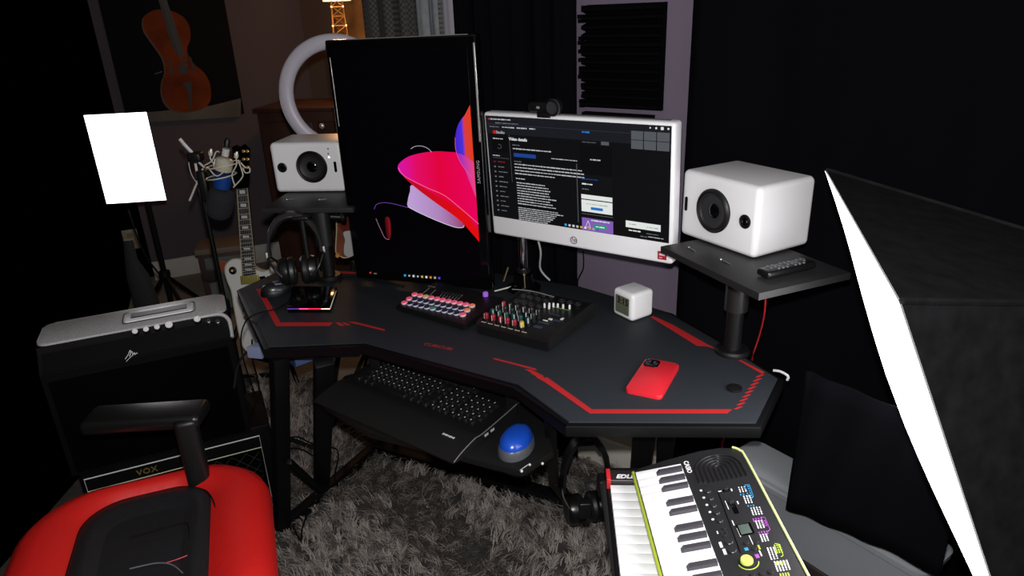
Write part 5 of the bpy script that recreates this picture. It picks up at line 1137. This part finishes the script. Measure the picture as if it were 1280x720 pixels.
MB().box((cbw*.32, -.003, cbh*.40), (.018, .002, .13)).build('printed_orange_bar', mat('print_orange', (0, 0, 0)), crt)
MB().ball((cbw*.18, -.003, cbh*.65), .05, (1, .06, .8)).build('printed_dark_patch', mat('print_dark', (.02, .012, .012), .6), crt)
# cabinet and tower lamp
cy = 3.95
c1_ = GY(320, 136, cy); c2_ = GY(470, 132, cy)
CAB = frame((c1_.x, cy, 0), -8)
cabn = thing('wooden_cabinet', 'dark brown wooden cabinet against the back wall behind the ring light', 'cabinet', CAB)
cw = c2_.x-c1_.x; chh = c1_.z; dwood = mat('dark_brown_wood', (.055, .022, .014), .45, noise=(6, .3))
MB().box((cw/2, .2, chh/2-.01), (cw, .4, chh-.02), bev=.004).build('carcass', dwood, cabn)
MB().box((cw/2, .195, chh-.008), (cw+.03, .43, .022), bev=.005).build('top', dwood, cabn)
for i in range(2):
    x = cw*(.25+.5*i); dr2 = MB().box((x, -.006, chh*.50), (cw*.46, .018, chh*.86), bev=.004).build('cabinet_door', dwood, cabn); MB().box((x, -.017, chh*.5), (cw*.32, .008, chh*.68), bev=.004).build('raised_panel', dwood, dr2)
    kx_ = lpY(CAB, 403.5, 157, -.02); MB().lathe([(0, 0), (.006, 0), (.006, .012), (.014, .018), (.015, .024), (.008, .030), (0, .031)], M.Translation((cw*.5-.045 if i == 0 and False else (kx_.x if i == 0 else cw*.5+.16), -.012, kx_.z)) @ M.Rotation(PI/2, 4, 'X'), 16).build('knob', chrome, dr2)
ty = cy+.12
TLM = frame((GY(433, 100, ty).x, ty, chh+.003), 10)
twl = thing('tower_lamp', 'bronze lattice tower table lamp with a white shade on the cabinet', 'lamp', TLM)
b_ = MB(); b_.box((0, 0, .01), (.17, .17, .02), bev=.004); b_.build('base', gold, twl)
ztop = .60; wb, wt = .055, .026
brz = mat('bronze', (.12, .07, .035), .3, metal=.6)
for sx in (-1, 1):
    for sy in (-1, 1): MB().tube([V((sx*wb, sy*wb, .02)), V((sx*wt, sy*wt, ztop))], .005, 8).build('tower_leg', brz, twl)
b_ = MB(); NL = 12
for k in range(NL+1):
    f = k/NL; w = wb+(wt-wb)*f; z = .02+(ztop-.02)*f; b_.tube([(-w, -w, z), (w, -w, z), (w, w, z), (-w, w, z)], .0035, 6, closed=True)
    if k < NL:
        w2 = wb+(wt-wb)*(k+1)/NL; z2 = .02+(ztop-.02)*(k+1)/NL
        for (a, b) in (((-1, -1), (1, -1)), ((1, -1), (1, 1)), ((1, 1), (-1, 1)), ((-1, 1), (-1, -1))): b_.tube([(a[0]*w, a[1]*w, z), (b[0]*w2, b[1]*w2, z2)], .0025, 5)
b_.build('lattice', brz, twl)
for k in range(0, NL+1, 2):
    f = k/NL; w = wb+(wt-wb)*f; z = .02+(ztop-.02)*f
    for sx in (-1, 1): MB().ball((sx*w, -w-.003, z), .006, n=8).build('stud', chrome, twl)
zsh = lpY(TLM, 418, 1.5, 0).z
MB().tube([V((0, 0, ztop)), V((0, 0, zsh+.1))], .006, 8).build('stem', brz, twl)
MB().lathe([(.075, zsh), (.055, zsh+.20), (.053, zsh+.20), (.073, zsh)], None, 32, caps=False).build('shade', mat('lamp_shade_cloth', (.7, .62, .5), .7, emit=(1, .75, .45), es=1.2), twl)
MB().ball((0, 0, zsh+.09), .03).build('bulb', mat('bulb_glow', (1, .8, .6), .4, emit=(1, .55, .22), es=14), twl)
# acoustic foam
FO = axes(V(WR(735, 133, .02)), WD, -WN.cross(V((0, 0, 1))).cross(V((0, 0, 1))) if False else WN, up)
ft_ = thing('acoustic_foam', 'square black ridged acoustic foam panel on the lilac wall above the white monitor', 'foam panel', FO)
fw = WR(832, 60, .02).dot(WD)-WR(735, 60, .02).dot(WD); fh = WR(780, 5, .02).z-WR(780, 136, .02).z
foamm = mat('foam_charcoal', (.0022, .0022, .0026), .95, spec=.03, bump=(300, .5, .002))
nr = 12
b_ = MB(); ringsA = []; ringsB = []
prof = [(.0, 0)]
for k in range(nr):
    z0_ = fh*k/nr; z1_ = fh*(k+1)/nr; prof += [(-.014, z0_+.001), (-.040, (z0_+z1_)/2-.003), (-.040, (z0_+z1_)/2+.003), (-.014, z1_-.001)]
prof += [(0, fh)]
b_.loft([[V((0, y, z)) for y, z in prof], [V((fw, y, z)) for y, z in prof]]); b_.build('ridged_face', foamm, ft_)
rr2 = random.Random(3)
for k in range(nr*2):
    if rr2.random() < .62: L2 = rr2.uniform(.006, .022); MB().box((-L2/2, -.016, fh*(k+.5)/(nr*2)), (L2, .02, fh/(nr*2)*.8)).build('foam_tab', foamm, ft_)
FO2 = axes(WR(731, 146, .02)-V((0, 0, .06)), WD, WN, up)
tag(MB().box((fw*.48, -.012, .035), (fw*.94, .024, .085), bev=.002).build('acoustic_foam', foamm, None, FO2), 'second black foam panel just below the ridged one, mostly behind the white monitor', 'foam panel')
# curtains
def curtain(name, s0_, s1_, z0_, z1_, off, folds, amp_, m, label, ph=0.0, zf=None):
    ns = max(24, int(folds*10)); b = MB(); rings = []
    for i in range(7):
        f = i/6; row = []
        for j in range(ns+1):
            t = j/ns; s = s0_+(s1_-s0_)*t
            w = math.sin(2*PI*folds*t+ph)*amp_*(.75+.25*f)+math.sin(2*PI*folds*2.3*t+1.1+ph)*amp_*.3
            zb = z0_+(zf(t) if zf else 0); p = wr(s, off+w); p.z = z1_+(zb-z1_)*f; row.append(p)
        rings.append(row)
    b.loft(rings, cyc=False); o = b.build(name, m, None, smooth=80)
    md = o.modifiers.new('thick', 'SOLIDIFY'); md.thickness = .003
    return tag(o, label, 'curtain')
bc = mat('black_curtain_cloth', (.0022, .0022, .0032), .95, spec=.04, bump=(500, .3, .001))
def sof(u, v, off=.07): return WR(u, v, off).dot(WD)
curtain('black_curtain', sof(571, 20), sof(721, 200), .02, 2.3, .075, 6, .022, bc, 'black curtain hanging between the upright monitor and the foam panel')
curtain('black_curtain', sof(863, 50), sB-.05, .05, 2.3, .055, 9, .018, bc, 'wide black curtain hanging behind the right speaker')
def grid_mat(name, col, sc):
    m = mat(name, col, .8); nt = m.node_tree; b = nt.nodes['Principled BSDF']
    tc = nt.nodes.new('ShaderNodeTexCoord'); br = nt.nodes.new('ShaderNodeTexChecker'); br.inputs['Scale'].default_value = sc
    br.inputs[1].default_value = (*col, 1); br.inputs[2].default_value = (*[c*.35 for c in col], 1)
    nt.links.new(tc.outputs['Object'], br.inputs['Vector']); nt.links.new(br.outputs[0], b.inputs['Base Color']); return m
curtain('sheer_curtain', sof(456, 20, .03), sof(522, 20, .03), .4, 2.3, .03, 3, .010, grid_mat('dark_sheer', (.055, .052, .045), 110), 'dark grey woven sheer curtain above the left part of the upright monitor')
curtain('sheer_curtain', sof(522.5, 20, .045), sof(549, 20, .045), .4, 2.3, .045, 1.5, .008, mat('pale_sheer', (.16, .17, .18), .8, noise=(30, .2)), 'pale grey curtain strip beside the woven sheer one')
curtain('sheer_curtain', sof(549.5, 20, .045), sof(555, 20, .045), .4, 2.3, .045, .5, .003, grid_mat('mesh_sheer', (.16, .16, .16), 140), 'narrow open mesh curtain strip between two pale strips')
curtain('sheer_curtain', sof(555.5, 20, .045), sof(571, 20, .045), .4, 2.3, .045, .8, .006, mat('mauve_sheer', (.27, .26, .30), .8), 'pale mauve curtain strip next to the black curtain')
# grey plastic bin and black cloth
BZ = .46
bn0 = G(903, 566, BZ); bn1 = G(1120, 690, BZ); bd_ = (bn1-bn0).normalized(); bnn = V((-bd_.y, bd_.x, 0))
if bnn.y < 0: bnn = -bnn
BN = axes(V((bn0.x, bn0.y, BZ-.17)), bd_, bnn, up)
bl_ = (bn1-bn0).length+.06; BW = .13
cr8 = MB(); cr8.box((bl_/2, BW/2, -.14), (bl_-.04, BW-.02, .27), bev=.006); tag(cr8.build('storage_crate', mat('dark_crate', (.010, .007, .006), .7), None, BN), 'dark crate on the floor carrying the grey plastic bin at the right', 'crate')
BINF = BN
bin_ = thing('storage_bin', 'long grey plastic storage bin with a ribbed rim behind the mini keyboard', 'storage bin', BN)
gp_ = mat('grey_plastic', (.20, .215, .235), .35, coat=.1)
b_ = MB(); b_.loft([[V((x, y, 0)) for x, y in rrect(bl_-.03, BW-.02, .02, 4, bl_/2, BW/2)], [V((x, y, .130)) for x, y in rrect(bl_-.01, BW-.005, .022, 4, bl_/2, BW/2)]]); b_.build('tub', gp_, bin_)
MB().prism(rrect(bl_-.02, BW-.012, .02, 4, bl_/2, BW/2), .130, .137).build('rim_gap', mat('gap_dark', (.012, .014, .018), .5), bin_)
b_ = MB(); b_.loft([[V((x, y, z)) for x, y in rrect(bl_+w_, BW+w_, .025, 4, bl_/2, BW/2)] for w_, z in ((.004, .137), (.006, .150), (-.008, .152), (-.008, .160), (-.018, .162), (-.024, .168), (-.04, .170))]); b_.build('lid', mat('grey_plastic_light', (.22, .235, .25), .3, coat=.1), bin_)
# cloth draped over bin
cp0 = G(985, 630, .24); 
b_ = MB(); NX = 26; rings = []
cl_px = [(984, 440), (1010, 440), (1045, 438), (1080, 440), (1125, 445), (1170, 450)]
bot_px = [(985, 635), (998, 641), (1020, 648), (1045, 660), (1075, 672), (1100, 682), (1130, 696), (1175, 720)]
def interp(tab, t):
    f = t*(len(tab)-1); i = min(int(f), len(tab)-2); f -= i; return (tab[i][0]*(1-f)+tab[i+1][0]*f, tab[i][1]*(1-f)+tab[i+1][1]*f)
for r in range(9):
    row = []
    for j in range(NX+1):
        t = j/NX; bu, bv = interp(bot_px, t); pb_ = GP(bu, bv, bn0-bnn*.035, bnn); zb_ = pb_.z; f = r/8
        ptop_ = pb_+V((0, .10, 0)); p = pb_+bnn*(.003*math.sin(t*21+r*.5)); p.z = zb_+(1-f)*(BZ+.34-zb_); row.append(p)
    rings.append(row)
b_.loft(rings, cyc=False); o = b_.build('black_cloth', bc, None, smooth=80); md = o.modifiers.new('thick', 'SOLIDIFY'); md.thickness = .006; tag(o, 'black cloth draped down over the grey storage bin at the right', 'cloth')
# ================================================================== SHAGGY RUG
rg = [(-1.55, .25), (1.05, .25), (1.05, 1.37), (1.0, 1.48), (-.15, 2.37), (-.5, 2.63), (-1.15, 2.85), (-1.6, 2.6)]
RO = V((-.3, 1.5, 0))
rug = thing('shaggy_rug', 'grey brown long pile shaggy rug covering the floor under the desk', 'rug', M.Translation(RO))
MB().prism([(x-RO.x, y-RO.y) for x, y in rg], .001, .012).build('backing', mat('rug_backing', (.035, .031, .028), .95, noise=(40, .4)), rug)
NC = 9500; PER = 9
cx_ = rng.uniform(-1.35, 1.0, NC); cy_ = rng.uniform(1.0, 2.8, NC)
keep = (cx_*WN.x+cy_*WN.y < 1.80) & (cy_ < 2.75) & ~((cx_ < -1.15) & (cy_ > 2.6)); cx_, cy_ = cx_[keep], cy_[keep]; NC = len(cx_)
ang = rng.uniform(0, 2*PI, NC)+0; flow = 2.2*np.sin(cx_*5.1+1)+1.8*np.cos(cy_*6.3+cx_*2); ang = flow+rng.normal(0, .9, NC)
ln = rng.uniform(.035, .062, NC); shade = rng.uniform(.55, 1.35, NC)
I = np.repeat(np.arange(NC), PER); n_s = len(I)
bx = cx_[I]+rng.normal(0, .006, n_s); by = cy_[I]+rng.normal(0, .006, n_s)
a = ang[I]+rng.normal(0, .35, n_s); L = ln[I]*rng.uniform(.8, 1.15, n_s); lean = rng.uniform(.45, .85, n_s)
wd = rng.uniform(.0009, .0018, n_s)
verts = np.zeros((n_s, 7, 3), dtype=np.float32); dx, dy = np.cos(a), np.sin(a); px2, py2 = -dy, dx
curl = rng.normal(0, .35, n_s)
for k, (f, w_) in enumerate(((0, 1.0), (.4, 1.0), (.75, .8))):
    rr3 = L*lean*(f**1.5); hh = L*(f**.75)*(1-.45*lean*f)
    ca, sa = np.cos(curl*f), np.sin(curl*f); ddx = dx*ca-dy*sa; ddy = dx*sa+dy*ca
    X = bx+ddx*rr3; Y_ = by+ddy*rr3; Z_ = .011+hh*.8
    verts[:, 2*k, 0] = X-px2*wd*w_; verts[:, 2*k, 1] = Y_-py2*wd*w_; verts[:, 2*k, 2] = Z_
    verts[:, 2*k+1, 0] = X+px2*wd*w_; verts[:, 2*k+1, 1] = Y_+py2*wd*w_; verts[:, 2*k+1, 2] = Z_
f = 1.0; rr3 = L*lean; hh = L*(1-.45*lean); ca, sa = np.cos(curl), np.sin(curl)
verts[:, 6, 0] = bx+(dx*ca-dy*sa)*rr3; verts[:, 6, 1] = by+(dx*sa+dy*ca)*rr3; verts[:, 6, 2] = .011+hh*.8-.002
verts[:, :, 0] -= RO.x; verts[:, :, 1] -= RO.y
base = (np.arange(n_s)*7)[:, None]
quads = np.concatenate([base+np.array([[0, 1, 3, 2]]), base+np.array([[2, 3, 5, 4]])], 1).reshape(-1, 4); tris = base+np.array([[4, 5, 6]])
me = bpy.data.meshes.new('pile'); me.vertices.add(n_s*7); me.vertices.foreach_set('co', verts.ravel())
nq, ntri = len(quads), len(tris); me.loops.add(nq*4+ntri*3); me.loops.foreach_set('vertex_index', np.concatenate([quads.ravel(), tris.ravel()]).astype(np.int32))
me.polygons.add(nq+ntri); me.polygons.foreach_set('loop_start', np.concatenate([np.arange(nq)*4, nq*4+np.arange(ntri)*3]).astype(np.int32)); me.update(calc_edges=True)
att = me.attributes.new('shade', 'FLOAT', 'POINT'); sh = (shade[I]*rng.uniform(.7, 1.3, n_s)); att.data.foreach_set('value', np.repeat(sh, 7).astype(np.float32))
pm = bpy.data.materials.new('shag_pile'); pm.use_nodes = True; nt = pm.node_tree; pb_ = nt.nodes['Principled BSDF']; pb_.inputs['Roughness'].default_value = .75; pb_.inputs['Specular IOR Level'].default_value = .25
an = nt.nodes.new('ShaderNodeAttribute'); an.attribute_name = 'shade'; cr = nt.nodes.new('ShaderNodeValToRGB'); nt.links.new(an.outputs['Fac'], cr.inputs[0]); nt.links.new(cr.outputs[0], pb_.inputs['Base Color'])
cr.color_ramp.elements[0].position = .35; cr.color_ramp.elements[0].color = (.045, .038, .033, 1); cr.color_ramp.elements[1].position = 1.0; cr.color_ramp.elements[1].color = (.27, .24, .215, 1); e2 = cr.color_ramp.elements.new(.75); e2.color = (.125, .108, .096, 1)
me.materials.append(pm); po_ = put('pile', me, rug); po_['kind'] = 'stuff'
# ================================================================== LIGHTS, WORLD, CAMERA
def light(name, kind, p, power, col, **k):
    l = bpy.data.lights.new(name, kind); l.energy = power; l.color = col
    for a, b in k.items(): setattr(l, a, b)
    o = bpy.data.objects.new(name, l); o.location = p; COL.objects.link(o); return o
light('camera_flash', 'POINT', CAM+U2*.07+R2*.0, 95, (1, .98, .97), shadow_soft_size=.015)
light('lamp_bulb_light', 'POINT', TLM @ V((0, -.16, zsh-.10)), 5.5, (1, .47, .16), shadow_soft_size=.04)
w = bpy.data.worlds.new('world'); bpy.context.scene.world = w; w.use_nodes = True
w.node_tree.nodes['Background'].inputs[0].default_value = (.0, .0, .0, 1); w.node_tree.nodes['Background'].inputs[1].default_value = 0
cd = bpy.data.cameras.new('camera'); cam = bpy.data.objects.new('camera', cd); COL.objects.link(cam)
cd.sensor_width = 36; cd.lens = 36*FL/1280; cd.clip_start = .02
cam.matrix_world = axes(CAM, R2, U2, -_F)
GR = {'studio_speaker': 'white studio speakers on the risers', 'speaker_riser': 'black risers at the desk ends', 'guitar_amplifier': 'stacked guitar amplifiers', 'electric_guitar': 'electric guitars behind the desk', 'guitar_stand': 'guitar stands', 'headphones': 'black headphones', 'softbox_light': 'lit softboxes', 'black_curtain': 'black curtains on the right wall', 'sheer_curtain': 'grey curtains above the upright monitor', 'acoustic_foam': 'acoustic foam on the lilac wall', 'floor_cable': 'cables lying on the rug', 'instrument_cable': 'cables hanging by the left desk end', 'audio_cable': 'thin cables on the desk'}
for o in COL.objects:
    k = o.name.split('.')[0]
    if o.parent is None and k in GR and 'label' in o: o['group'] = GR[k]
sc = bpy.context.scene; sc.camera = cam
sc.view_settings.view_transform = 'Standard'; sc.view_settings.look = 'None'; sc.view_settings.exposure = 0; sc.view_settings.gamma = 1; sc.view_settings.use_curve_mapping = False
